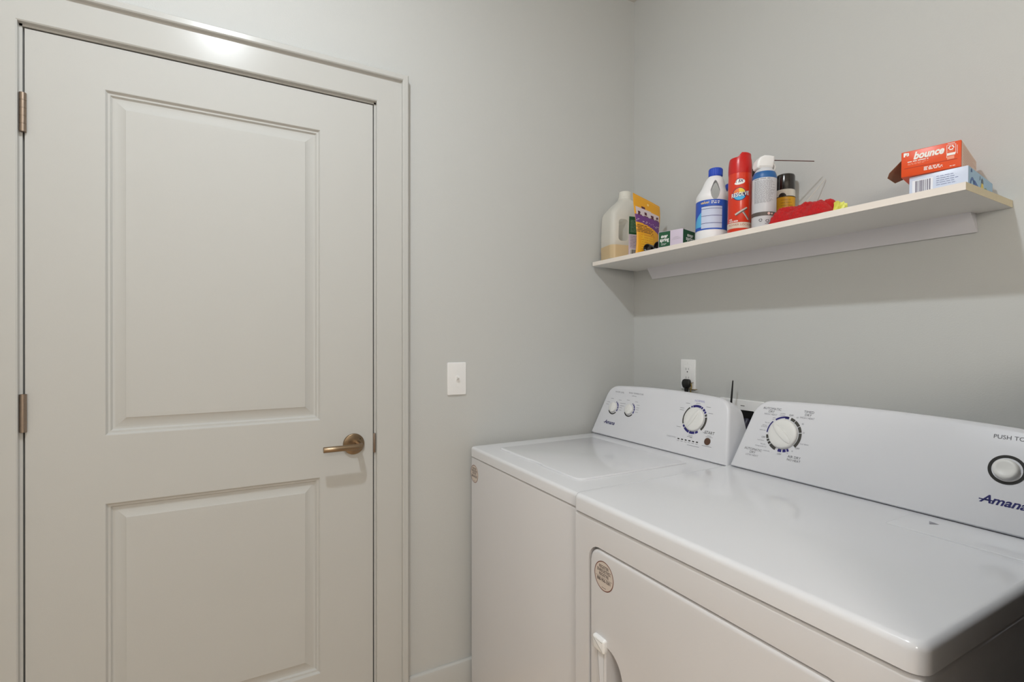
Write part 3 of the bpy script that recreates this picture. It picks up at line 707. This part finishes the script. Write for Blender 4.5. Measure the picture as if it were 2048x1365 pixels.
p.poly(circ(0.5, 0.895, 0.035, 16, 0.6)); p.build('hang_hole', mat('pouch_hole', (250, 214, 130), 0.5), pouch)
on_shelf(pouch, -0.236, -0.268, math.radians(6))

# ---- two black tubes in front of the pouch
for (x, y, L, r, ang, lb) in ((-0.226, -0.316, 0.05, 0.0155, 12, 'short black tube lying open end forward in front of the yellow pouch'), (-0.208, -0.353, 0.06, 0.018, 10, 'larger black tube lying beside the dark green box')):
    tb = thing('black_tube', lb, 'tube', group='black tubes on the shelf')
    f = (Vector((0, 0, r)), Vector((0, 1, 0)), Vector((0, 0, 1)), Vector((1, 0, 0)))
    lathe('sleeve', [(r * 0.78, 0.012), (r * 0.8, 0.0005), (r * 0.93, 0), (r, 0.0015), (r, L * 0.5), (r * 0.93, L * 0.55), (r * 0.93, L), (0.002, L)], M_gloss, tb, 36, fr=f, closed_bottom=True)
    lathe('rim_band', [(r * 1.0, 0.003), (r * 1.03, 0.0035), (r * 1.03, 0.005), (r, 0.0055)], M_char, tb, 36, fr=f, closed_bottom=False, closed_top=False)
    on_shelf(tb, x, y, math.radians(ang), 0.0006)

# ---- dryer sheet box, green
def carton(name, label, cat, wv, dv, hv, m, x, y, a, dz=0.0, group=None, bev=0.0012):
    """local X = from front face inwards, local Y = along front face; origin at the front-right bottom corner"""
    t = thing(name, label, cat, group=group)
    bbox('carton', (0, 0, 0), (dv, wv, hv), m, t, bev)
    on_shelf(t, x, y, a, dz)
    F = (Vector((0, wv, 0)), Vector((0, -1, 0)), Vector((0, 0, 1)), Vector((-1, 0, 0)))       # front: a from left
    S = (Vector((0, 0, 0)), Vector((1, 0, 0)), Vector((0, 0, 1)), Vector((0, -1, 0)))         # right side: a going back
    return t, F, S
bx, F, S = carton('dryer_sheet_box', 'small green and lilac dryer-sheet box beside the bleach bottle', 'box', 0.096, 0.086, 0.0585, M_lilac, -0.2195, -0.485, 0.2365)
p = Print(onplane(F, 0.0003)); p.rect(0.002, 0.003, 0.0475, 0.057); g1 = p.build('green_face', M_green, bx)
p = Print(onplane(S, 0.0003)); p.rect(0.002, 0.003, 0.084, 0.057); g2 = p.build('green_side', M_green, bx)
for fr_, par, cx in ((F, g1, 0.0245), (S, g2, 0.05)):
    p = Print(onplane(fr_, 0.0007)); sc_ = 1.0 if par is g1 else 1.6
    p.text('ever', cx, 0.0405, 0.0185, bold=0.03, sx=sc_ * 0.8); p.text('spring', cx, 0.0275, 0.0185, bold=0.03, sx=sc_ * 0.8)
    p.lines(cx - 0.012 * sc_, cx + 0.012 * sc_, 0.008, 0.016, 2, 0.0011, seed=9, words=3); p.build('lettering', M_white, par)
p = Print(onplane(F, 0.0004)); p.rect(0.058, 0.0285, 0.086, 0.0292); p.rect(0.054, 0.0245, 0.09, 0.0252); p.rect(0.064, 0.032, 0.08, 0.0327); p.build('fine_lettering', M_lgrey, bx)
vs = [(0.004, 0.004, 0.0585), (0.004, 0.07, 0.0585), (0.03, 0.066, 0.0655), (0.03, 0.008, 0.0655)]
vs += [(x, y, z + 0.0008) for x, y, z in vs]
make('flap', vs, [(0, 1, 2, 3), (4, 5, 6, 7), (0, 1, 5, 4), (1, 2, 6, 5), (2, 3, 7, 6), (3, 0, 4, 7)], mat('carton_kraft', (170, 156, 140), 0.8), bx)

# ---- bleach bottle
bl = thing('bleach_bottle', 'white bleach bottle with a blue cap and blue label', 'bottle')
M_hdpe = mat('white_hdpe', (236, 236, 238), 0.38)
R = 0.0515
prf = [(0.044, 0), (0.0485, 0.003), (0.0505, 0.009), (R, 0.018), (R, 0.030), (0.0508, 0.033), (0.0508, 0.136), (R, 0.139), (R, 0.148), (0.0505, 0.154), (0.047, 0.163), (0.042, 0.172), (0.0375, 0.183), (0.034, 0.195), (0.0305, 0.206), (0.026, 0.215), (0.0205, 0.221), (0.0185, 0.226), (0.0185, 0.235)]
offb = lambda z: (0.006 * max(0, (z - 0.15) / 0.085), -0.008 * max(0, (z - 0.15) / 0.085))
phi = face_cam(-0.172, -0.566)
body = lathe('bottle_body', prf, M_hdpe, bl, 64, off=offb)
n = Vector((math.cos(phi), math.sin(phi), 0)); fcut = frame(-n * 0.1 + Vector((0.003, -0.004, 0.016)), n - Vector((0, 0, 0.16)))
tear = []
for i in range(28):
    t = 2 * math.pi * i / 28; sn = math.sin(t); wv = 0.0145 * (1 - 0.45 * max(0, sn)) ; tear.append((wv * math.cos(t) + 0.005, 0.172 + 0.033 * sn))
cut = pprism('c', tear, fcut, 0.2, 0.0001, M_hdpe, bl)
bpy.context.view_layer.update(); bake_cut(body, [cut])
cx_, cy_ = offb(0.235)
cap = lathe('cap', [(0.0212, 0.2215), (0.0222, 0.223), (0.0222, 0.246), (0.0208, 0.2485), (0.004, 0.2492)], mat('cap_blue', (24, 70, 190), 0.35), bl, 48, c=(cx_, cy_))
vs = []; fs = []
for i in range(60):
    aa = 2 * math.pi * i / 60
    for (r, z) in ((0.0222, 0.2245), (0.0228, 0.2245), (0.0228, 0.245), (0.0222, 0.245)):
        rr = r if i % 2 else 0.0222; vs.append((cx_ + rr * math.cos(aa), cy_ + rr * math.sin(aa), z))
for i in range(60):
    j = (i + 1) % 60; fs += [(i * 4 + q, i * 4 + q + 1, j * 4 + q + 1, j * 4 + q) for q in range(3)]
make('cap_ribs', vs, fs, mat('cap_blue', (24, 70, 190)), cap)
M_lblue = mat('bleach_label_blue', (36, 86, 190), 0.4); M_pale = mat('bleach_label_pale', (198, 208, 232), 0.45); M_cyan = mat('bleach_label_cyan', (88, 178, 226), 0.45)
pl = oncyl(0.0508, phi)
p = Print(pl); p.rect(-0.075, 0.0345, 0.075, 0.134, nx=48); lab = p.build('label', M_lblue, bl)
p = Print(pl); p.rect(-0.034, 0.039, 0.034, 0.112, nx=24, e=0.0004); pan = p.build('label_panel', M_pale, lab)
p = Print(pl)
for z in (0.055, 0.0795, 0.103): p.rect(-0.034, z, 0.034, z + 0.0014, nx=24, e=0.0007)
p.rect(-0.034, 0.1115, 0.034, 0.113, nx=24, e=0.0007); p.build('label_rules', M_navy, lab)
p = Print(pl)
for z0, z1, rows in ((0.0405, 0.053, 3), (0.058, 0.078, 5), (0.0825, 0.101, 4), (0.1045, 0.11, 1)):
    p.lines(-0.031, 0.031, z0, z1, rows, 0.0013, seed=int(z0 * 1e4), nx=2, words=7); 
p.build('label_text', mat('bleach_text', (150, 160, 196), 0.5), lab)
p = Print(lambda a, b, e=0: pl(a, b, e + 0.0004))
for q in range(8):
    x0, x1 = -0.066 + q * 0.004, -0.062 + q * 0.004; p.poly([(x0, 0.045), (x1, 0.045), (x1, 0.06 + 0.035 * ((q + 1) / 8) ** 0.7), (x0, 0.06 + 0.035 * (q / 8) ** 0.7)])
p.rect(-0.034, 0.045, -0.034, 0.045); p.build('label_splash', M_cyan, lab)
p = Print(lambda a, b, e=0: pl(a, b, e + 0.0008)); p.lines(-0.002, 0.033, 0.119, 0.13, 2, 0.0028, seed=8, nx=2, words=5); p.text('1', -0.009, 0.1245, 0.012); p.build('white_lettering', M_white, lab)
p = Print(lambda a, b, e=0: pl(a, b, e + 0.0008)); p.text('value', -0.0245, 0.125, 0.0125, bold=0.03, shear=0.2); p.build('gold_lettering', mat('gold_print', (220, 196, 150), 0.5), lab)
on_shelf(bl, -0.172, -0.566)

# ---- carpet cleaner aerosol
rs = thing('carpet_cleaner_can', 'tall red aerosol can of carpet cleaner with a red cap', 'spray can')
M_red = mat('can_red', (214, 52, 22), 0.3, coat=0.2); M_rcap = mat('cap_red', (196, 24, 22), 0.3)
R = 0.0342; phi = face_cam(-0.197, -0.693)
lathe('can', [(0.032, 0), (R, 0.003), (R, 0.187), (0.0335, 0.192), (0.032, 0.196)], M_red, rs, 64)
# cap with a stepped top: front-left part lower
vs = []; fs = []; n = 64
rr_ = [(0.0345, 0.187), (0.0347, 0.2), (0.0342, 0.216), (0.033, 0.230), (0.0312, 0.2375)]
dirL = phi - math.pi / 2       # towards the viewer's left
for r, z in rr_:
    for i in range(n):
        aa = 2 * math.pi * i / n; vs.append((r * math.cos(aa), r * math.sin(aa), z))
def captop(x, y):
    s = x * math.cos(dirL) + y * math.sin(dirL)          # + = left
    if s > 0.006: return 0.2395 - 0.22 * (s - 0.006)
    if s > -0.004: return 0.2395 + 0.0125 * (0.006 - s) / 0.010
    return 0.252
for r in (0.0305, 0.028, 0.02, 0.01, 0.0004):
    for i in range(n):
        aa = 2 * math.pi * i / n; x, y = r * math.cos(aa), r * math.sin(aa); z = captop(x, y) - (0.0025 if r > 0.03 else 0); vs.append((x, y, z))
for k in range(9): fs += [(k * n + i, k * n + (i + 1) % n, (k + 1) * n + (i + 1) % n, (k + 1) * n + i) for i in range(n)]
fs.append(tuple(range(9 * n, 10 * n)))
cp_ = make('cap', vs, fs, M_rcap, rs, True, 35)
pl = oncyl(R, phi)
p = Print(pl); p.rect(-0.06, 0.0145, 0.06, 0.0325, nx=40); bd = p.build('beige_band', mat('band_beige', (214, 196, 180), 0.4), rs)
p = Print(lambda a, b, e=0: pl(a, b, e + 0.0004)); p.text('POWER LOCKING', 0.006, 0.0245, 0.0088, sx=1.1); p.build('band_lettering', mat('band_text', (186, 110, 90), 0.5), bd)
p = Print(pl); p.text('FOR', -0.0280, 0.0425, 0.0062, bold=0.03, shear=0.2); p.text('LARGE AREA', -0.0195, 0.0365, 0.0062, bold=0.03, shear=0.2, sx=0.9); p.build('white_lettering', M_white, rs)
# round emblem
p = Print(pl); p.disc(-0.001, 0.120, 0.0205); em = p.build('emblem_disc', mat('emblem_navy', (30, 34, 92), 0.4), rs)
for nm, col, a0, a1, ro in (('emblem_orange', (232, 120, 60), 95, 170, 0.0185), ('emblem_yellow', (240, 206, 60), 20, 95, 0.0185), ('emblem_blue', (70, 170, 222), 200, 335, 0.0185), ('emblem_purple', (120, 70, 160), 170, 200, 0.0185)):
    p = Print(lambda a, b, e=0: pl(a, b, e + 0.0004)); p.ring(-0.001, 0.120, 0.001, ro, a0, a1); p.build(nm, mat(nm, col, 0.4), em)
p = Print(lambda a, b, e=0: pl(a, b, e + 0.0006)); p.text('RESOLVE', 0.0005, 0.1185, 0.0175, bold=0.06, shear=0.2, rot=0.13, sx=0.72, gap=1.06); p.build('brand_outline', mat('emblem_navy', (30, 34, 92)), em)
p = Print(lambda a, b, e=0: pl(a, b, e + 0.0009)); p.text('RESOLVE', 0.0005, 0.1185, 0.0175, bold=0.022, shear=0.2, rot=0.13, sx=0.72, gap=1.06); p.build('brand_lettering', M_white, em)
p = Print(pl); p.disc(0.001, 0.159, 0.0135, 0.62); p.disc(-0.005, 0.1535, 0.0105, 0.45, 0.0001); bg = p.build('badge', M_white, rs)
p = Print(lambda a, b, e=0: pl(a, b, e + 0.0005)); p.text('5X', 0.0015, 0.1605, 0.0125, bold=0.03, shear=0.3, sx=0.9); p.ring(0.001, 0.159, 0.0112, 0.0124, 110, 200); p.build('badge_lettering', mat('emblem_navy', (30, 34, 92)), bg)
# printed brush head
p = Print(lambda a, b, e=0: pl(a, b, e + 0.0003))
p.strip((-0.0115, 0.0555), (0.0225, 0.0770), 0.0075, w2=0.006, n=12); p.strip((0.0085, 0.0665), (0.0275, 0.0405), 0.0058, n=12); br = p.build('brush_print', mat('print_silver', (190, 182, 176), 0.4), rs)
p = Print(lambda a, b, e=0: pl(a, b, e + 0.0006)); p.strip((-0.0100, 0.0530), (0.0235, 0.0745), 0.0028, n=12); p.strip((0.0102, 0.0668), (0.0288, 0.0412), 0.0018, n=12); p.build('brush_shade', mat('print_dark', (78, 66, 62), 0.5), br, False)
on_shelf(rs, -0.197, -0.693)

# ---- air duster
du = thing('air_duster', 'white and grey air duster can with white trigger nozzle', 'spray can')
R = 0.0335; phi = face_cam(-0.195, -0.776)
lathe('can', [(0.031, 0), (R, 0.003), (R, 0.154), (0.0325, 0.160), (0.0302, 0.1675), (0.0275, 0.173), (0.024, 0.179), (0.02, 0.183)], mat('can_grey', (206, 207, 212), 0.35, metal=0.0), du, 64)
lathe('blue_band', [(0.0337, 0.1495), (0.0337, 0.1540), (0.0328, 0.1602), (0.0304, 0.1680), (0.0290, 0.1702)], mat('band_blue', (38, 96, 158), 0.4), du, 64, closed_bottom=False, closed_top=False)
pl = oncyl(R, phi)
p = Print(pl); p.rect(-0.055, 0.0355, 0.055, 0.047, nx=40); p.build('dark_band', mat('band_dark', (84, 76, 72), 0.4), du)
p = Print(pl); p.lines(-0.03, 0.031, 0.074, 0.142, 22, 0.0014, seed=11, nx=2, words=9); p.lines(-0.03, 0.03, 0.143, 0.149, 1, 0.003, seed=12, nx=2, words=4); p.build('fine_lettering', mat('duster_text', (158, 158, 164), 0.5), du)
def recycle(p, cx, cy, r, e=0.0):
    for k in range(3):
        d0 = 90 + 120 * k + 12; p.ring(cx, cy, r * 0.6, r, d0, d0 + 80, 6, e); t = math.radians(d0 + 80)
        p.poly([(cx + r * 0.42 * math.cos(t), cy + r * 0.42 * math.sin(t)), (cx + r * 1.18 * math.cos(t), cy + r * 1.18 * math.sin(t)), (cx + r * 0.8 * math.cos(t + 0.5), cy + r * 0.8 * math.sin(t + 0.5))], e)
p = Print(pl); recycle(p, -0.0085, 0.0225, 0.0048); recycle(p, 0.0095, 0.0195, 0.0048); p.rect(0.0035, 0.011, 0.0155, 0.0125); p.build('recycle_marks', M_grey, du)
p = Print(lambda a, b, e=0: pl(a, b, e + 0.0004)); p.disc(0.0135, 0.0415, 0.004, n=16); p.disc(0.0225, 0.0410, 0.0028, n=12); p.build('pink_marks', mat('print_pink', (226, 190, 184), 0.5), du)
# nozzle: side profile in plane (d = nozzle direction), d -> viewer's right
dd_ = Vector((0.876, -0.483, 0)); nn = dd_.cross(Vector((0, 0, 1)))
NF = (-nn * 0.0155, dd_, Vector((0, 0, 1)), nn)
noz = [(-0.0275, 0.184), (-0.024, 0.1815), (0.017, 0.1825), (0.0205, 0.186), (0.0215, 0.196), (0.0235, 0.200), (0.0235, 0.220), (0.008, 0.2225), (-0.006, 0.2228), (-0.018, 0.217), (-0.0255, 0.207), (-0.0285, 0.195)]
tn = pprism('nozzle', noz, NF, 0.031, 0.007, M_wplast, du, steps=4)
tr_ = [(0.0205, 0.204), (0.0285, 0.198), (0.0305, 0.190), (0.0285, 0.181), (0.0255, 0.178), (0.0245, 0.1815), (0.0265, 0.189), (0.0245, 0.195), (0.0185, 0.199)]
pprism('trigger', tr_[::-1], (-nn * 0.006, dd_, Vector((0, 0, 1)), nn), 0.012, 0.001, M_wplast, tn)
s0 = dd_ * 0.0225 + Vector((0, 0, 0.2115))
tube('straw', [s0, s0 + dd_ * 0.126], 0.00135, mat('dark_red_straw', (96, 62, 58), 0.4), tn, 10)
on_shelf(du, -0.195, -0.776)

# ---- black-capped can behind the duster
bc = thing('polish_can', 'black-capped spray can with a yellow label behind the red cloth', 'spray can')
R = 0.028; phi = face_cam(-0.045, -0.748)
lathe('can', [(0.025, 0), (R, 0.003), (R, 0.146), (0.0268, 0.152)], mat('can_cream', (222, 218, 208), 0.35), bc, 48)
lathe('cap', [(0.027, 0.148), (0.0274, 0.154), (0.0274, 0.194), (0.0256, 0.1995), (0.022, 0.2015), (0.002, 0.202)], M_gloss, bc, 48)
pl = oncyl(R, phi)
p = Print(pl); p.rect(-0.06, 0.02, 0.06, 0.1265, nx=40); yl = p.build('yellow_label', mat('label_yellow', (214, 158, 20), 0.4), bc)
p = Print(lambda a, b, e=0: pl(a, b, e + 0.0004)); p.rect(-0.06, 0.1255, 0.06, 0.128, nx=40); p.ring(-0.0085, 0.127, 0.0, 0.0115, 0, 180, 14)
p.build('dark_emblem', mat('label_black', (36, 26, 22), 0.4), yl)
p = Print(lambda a, b, e=0: pl(a, b, e + 0.0006)); p.lines(-0.012, 0.024, 0.048, 0.12, 8, 0.002, seed=21, nx=3, words=2); p.build('fine_lettering', mat('label_olive', (176, 122, 18), 0.4), yl)
on_shelf(bc, -0.0455, -0.7455)
# ---- second black-capped bottle, mostly hidden, and a blue-capped one
b2 = thing('black_cap_bottle', 'black-capped bottle mostly hidden between the red can and the air duster', 'bottle')
lathe('bottle_body', [(0.024, 0), (0.026, 0.004), (0.026, 0.19), (0.018, 0.206), (0.013, 0.212)], mat('bottle_grey', (150, 150, 156), 0.4), b2, 40)
lathe('cap', [(0.0165, 0.210), (0.0165, 0.232), (0.0145, 0.2345), (0.002, 0.235)], M_black, b2, 40)
on_shelf(b2, -0.088, -0.672)
b3 = thing('blue_cap_bottle', 'blue-capped bottle mostly hidden behind the bleach and the red can', 'bottle')
lathe('bottle_body', [(0.024, 0), (0.027, 0.004), (0.027, 0.165), (0.018, 0.19), (0.013, 0.2)], M_hdpe, b3, 40)
lathe('cap', [(0.0165, 0.198), (0.0165, 0.221), (0.0145, 0.2235), (0.002, 0.224)], mat('cap_blue_dark', (24, 60, 160), 0.4), b3, 40)
on_shelf(b3, -0.058, -0.548)

# ---- red microfibre cloth
ct = thing('red_cloth', 'crumpled red terry cloth on the front of the shelf', 'cloth')
from mathutils import noise
NU, NV = 150, 84; vs = []; fs = []
LY, LX = 0.178, 0.115
def cloth_h(u, v):          # u along shelf (0 left .. 1 right), v depth (0 front .. 1 back)
    e = min(1, (1 - (2 * u - 1) ** 6)) * min(1, (1 - (2 * v - 1) ** 4)); e = max(0, e) ** 0.42
    base = 0.042 + 0.005 * math.sin(3.1 * u + 0.6) + 0.004 * math.exp(-((u - 0.08) / 0.1) ** 2)
    base *= 0.80 + 0.20 * math.sin(min(1, v * 1.5) * math.pi * 0.5)
    base += 0.008 * math.exp(-((v - 0.30 - 0.16 * u) / 0.09) ** 2) * (0.6 + 0.4 * math.sin(6 * u + 1)) + 0.004 * v
    base += 0.005 * math.sin(9 * u + 8 * v) * math.sin(5 * v + 2 * u) + 0.004 * math.sin(17 * u - 5 * v)
    base -= 0.022 * math.exp(-((u - 0.60) / 0.10) ** 2 - ((v - 0.06) / 0.10) ** 2) + 0.016 * math.exp(-((v - 0.17 - 0.12 * u) / 0.045) ** 2)
    return max(0.001, e * max(0.006, base))
for j in range(NV + 1):
    for i in range(NU + 1):
        u, v = i / NU, j / NV; h = cloth_h(u, v)
        bulge = 0.010 * (1 - (2 * u - 1) ** 2) ** 0.5
        wy = LY * (0.5 - u) * (1 - 0.10 * (2 * v - 1) ** 2); wx = -0.006 + LX * v + 0.012 * math.sin(5 * u + 0.5) * (1 - v) * 0.6
        q = Vector((wx, wy, h)); f1 = noise.noise(q * 420) * 0.0026 + noise.noise(q * 900 + Vector((7, 3, 1))) * 0.0011 + noise.noise(q * 120) * 0.0022
        k = min(1, h / 0.008); vs.append((wx - f1 * 0.6 * k, wy + f1 * 0.5 * k, max(0.0006, h + f1 * k)))
for j in range(NV):
    for i in range(NU):
        k = j * (NU + 1) + i; fs.append((k, k + 1, k + NU + 2, k + NU + 1))
q = len(vs)
per = [i for i in range(NU + 1)] + [j * (NU + 1) + NU for j in range(1, NV + 1)] + [NV * (NU + 1) + i for i in range(NU - 1, -1, -1)] + [j * (NU + 1) for j in range(NV - 1, 0, -1)]
vs += [(vs[i][0], vs[i][1], 0.0) for i in per]; m_ = len(per)
fs += [(per[i], per[(i + 1) % m_], q + (i + 1) % m_, q + i) for i in range(m_)]; fs.append(tuple(range(q, q + m_)))
mc = mat('red_terry', (186, 14, 20), 0.95, bump=1.0, scale=700, var=0.3, vscale=220)
mc.node_tree.nodes['Principled BSDF'].inputs['Sheen Weight'].default_value = 0.12
make('towel', vs, fs, mc, ct, True, 180)
pr_ = [(-0.002 + 0.0006 * i, LY * (0.5 - 0.60) - 0.0015 * i, 0.010 + 0.0012 * math.sin(i)) for i in range(6)]
tube('hem_label', [(0.003, -0.028, 0.0105), (-0.003, -0.034, 0.0095)], 0.0016, M_white, ct, 6)
on_shelf(ct, -0.236, -0.902)

# ---- crumpled yellow wrapper
yw = thing('yellow_wrapper', 'small crumpled yellow wrapper at the right of the red cloth', 'wrapper')
M_yw = mat('wrapper_yellow', (226, 228, 112), 0.35)
for q, (cx, cy, ln, hh, cv) in enumerate(((0.010, 0.004, 0.026, 0.030, 0.006), (0.020, -0.006, 0.024, 0.024, -0.008), (0.005, -0.005, 0.016, 0.017, 0.005))):
    vs = []; fs = []; A, B = 12, 8
    for sd in (0, 1):
        for j in range(B + 1):
            for i in range(A + 1):
                u = i / A - 0.5; v = j / B
                vs.append((cx + cv * math.sin(v * 2.6 + u * 2) + sd * 0.0012 + 0.0015 * math.sin(9 * u), cy + u * ln * (1 - 0.25 * v) + 0.002 * math.sin(5 * v), hh * v * (1 - 0.25 * u * u) * (0.95 + 0.1 * math.sin(7 * u + q))))
    o2 = (A + 1) * (B + 1)
    for j in range(B):
        for i in range(A):
            k = j * (A + 1) + i; fs += [(k, k + 1, k + A + 2, k + A + 1), (o2 + k, o2 + k + A + 1, o2 + k + A + 2, o2 + k + 1)]
    ed = [i for i in range(A + 1)] + [j * (A + 1) + A for j in range(1, B + 1)] + [B * (A + 1) + i for i in range(A - 1, -1, -1)] + [j * (A + 1) for j in range(B - 1, 0, -1)]
    for i in range(len(ed)): a_, b_ = ed[i], ed[(i + 1) % len(ed)]; fs.append((a_, b_, o2 + b_, o2 + a_))
    make('fold', vs, fs, M_yw, yw, True, 40)
on_shelf(yw, -0.228, -1.006)

# ---- loose clear straw leaning on the wall
sp = thing('loose_straw', 'thin clear straw leaning against the wall behind the red cloth', 'straw', (-0.10, -0.765, ztop(-0.10)))
tube('straw_tube', [(0, 0, 0.001), (0.094, -0.0855, 0.1655)], 0.0011, mat('straw_clear', (208, 202, 194), 0.2), sp, 10)

# ---- boxes at the right end
M_blue_box = mat('box_silver_blue', (206, 216, 236), 0.35)
BH = 0.0445
b1, F, S = carton('dryer_sheet_box', 'pale blue box with a barcode under the orange box', 'box', 0.1045, 0.195, BH, M_blue_box, -0.2105, -1.2665, 0.115)
p = Print(onplane(F, 0.0003)); p.rect(0.006, 0.001, 0.044, BH - 0.010); bcf = p.build('barcode_field', mat('print_offwhite', (232, 234, 242), 0.4), b1)
p = Print(onplane(F, 0.0006)); x = 0.012; rd = random.Random(6)
while x < 0.039:
    wd = rd.choice((0.0006, 0.0009, 0.0016)); p.rect(x, 0.004, x + wd, BH - 0.012); x += wd + rd.choice((0.0007, 0.0011, 0.0016))
p.build('barcode', mat('barcode_ink', (96, 90, 112), 0.5), bcf)
p = Print(onplane(F, 0.0004)); p.lines(0.050, 0.092, 0.012, 0.036, 5, 0.0012, seed=31, words=5); p.build('fine_lettering', mat('print_slate', (120, 130, 168), 0.5), b1)
p = Print(onplane(S, 0.0003)); p.rect(0.001, 0.001, 0.194, BH - 0.001); sf = p.build('side_print', mat('side_pale_blue', (150, 186, 214), 0.4), b1)
p = Print(onplane(S, 0.0006)); p.ring(0.03, 0.008, 0.010, 0.0165, 20, 200); p.poly([(0.035, 0.002), (0.09, 0.002), (0.085, 0.010), (0.05, 0.021), (0.036, 0.02)]); p.text('68', 0.022, 0.0375, 0.011, bold=0.03); p.build('blue_print', mat('side_blue', (40, 92, 164), 0.4), sf)
p = Print(onplane(S, 0.0007)); p.poly([(0.095, 0.002), (0.118, 0.002), (0.118, 0.018), (0.112, 0.026), (0.1, 0.026), (0.095, 0.018)]); p.build('yellow_print', mat('side_yellow', (222, 196, 70), 0.4), sf)
p = Print(onplane(S, 0.0007)); p.poly([(0.098, 0.026), (0.116, 0.026), (0.113, 0.034), (0.105, 0.038), (0.1, 0.034)]); p.rect(0.087, 0.030, 0.09, 0.039); p.build('dark_print', mat('side_dark', (62, 72, 82), 0.4), sf)
p = Print(onplane(S, 0.0006)); p.poly([(0.12, 0.002), (0.19, 0.002), (0.17, 0.014), (0.135, 0.022), (0.122, 0.018)]); p.build('green_print', mat('side_green', (112, 150, 110), 0.4), sf)
b4, F, S = carton('dryer_sheet_box', 'orange dryer-sheet box lying on top of the pale blue box', 'box', 0.106, 0.19, 0.0585, mat('box_orange', (226, 78, 24), 0.35), -0.2105, -1.2545, 0.2, dz=BH + 0.0006)
BHH = 0.0585
p = Print(onplane(F, 0.0003)); p.text('bounce', 0.0495, 0.0440, 0.0225, bold=0.07, shear=0.28, sx=0.80); p.build('brand_outline', mat('box_orange_pale', (240, 150, 120), 0.4), b4)
p = Print(onplane(F, 0.0006)); p.text('bounce', 0.0495, 0.0440, 0.0225, bold=0.035, shear=0.28, sx=0.80); p.build('brand_lettering', M_white, b4)
p = Print(onplane(F, 0.0004)); p.text('P', 0.0075, 0.0505, 0.011, bold=0.08); p.text('3', 0.0125, 0.0505, 0.0095, bold=0.06)
p.lines(0.012, 0.058, 0.0315, 0.0345, 1, 0.0018, seed=41, words=4); p.lines(0.042, 0.076, 0.0065, 0.0155, 3, 0.0018, fill=1.0, seed=43, words=5); p.lines(0.087, 0.098, 0.0045, 0.0065, 1, 0.0013, seed=44, words=3)
for (x0, z0, x1, z1) in ((0.0815, 0.0245, 0.0822, 0.0525), (0.0965, 0.0315, 0.0972, 0.0525), (0.0815, 0.0518, 0.0972, 0.0525), (0.0815, 0.029, 0.0962, 0.0345), (0.083, 0.0548, 0.0955, 0.0558), (0.0992, 0.03, 0.0998, 0.049)): p.rect(x0, z0, x1, z1)
recycle(p, 0.0893, 0.0455, 0.0052); p.build('white_print', M_white, b4)
p = Print(onplane(F, 0.0004)); p.lines(0.0125, 0.054, 0.025, 0.030, 2, 0.0012, seed=42, words=6); p.rect(0.0825, 0.0205, 0.0945, 0.0275); p.lines(0.083, 0.096, 0.0355, 0.0395, 2, 0.001, seed=45, words=4); p.build('pale_print', mat('box_orange_pale', (240, 150, 120)), b4)
p = Print(onplane(F, 0.0004)); p.rect(0.006, 0.0186, 0.1, 0.0194); p.build('crease', mat('box_crease', (156, 36, 14), 0.5), b4)
p = Print(onplane(S, 0.0003)); p.rect(0.003, 0.001, 0.187, BHH - 0.001); sp_ = p.build('side_print', mat('box_side_pale', (226, 196, 178), 0.45), b4)
p = Print(onplane(S, 0.0006)); p.lines(0.02, 0.18, 0.006, 0.054, 8, 0.0016, seed=46, words=8); p.build('side_lettering', mat('box_side_text', (220, 176, 156), 0.5), sp_)
# open end flap on the left
w_, t_ = 0.106, 0.0008
out = [(0.008, 0.0), (0.125, 0.0), (0.11, 0.028), (0.09, 0.044), (0.03, 0.046), (0.014, 0.036)]
ff = (Vector((0.006, w_ + 0.0002, 0.046)), Vector((1, 0, 0)), Vector((0, math.cos(math.radians(-42)), math.sin(math.radians(-42)))), Vector((0, math.sin(math.radians(42)), math.cos(math.radians(42)))))
fl = pprism('end_flap', out, ff, 0.0009, 0.0002, mat('kraft_board', (150, 112, 86), 0.8), b4, steps=1)
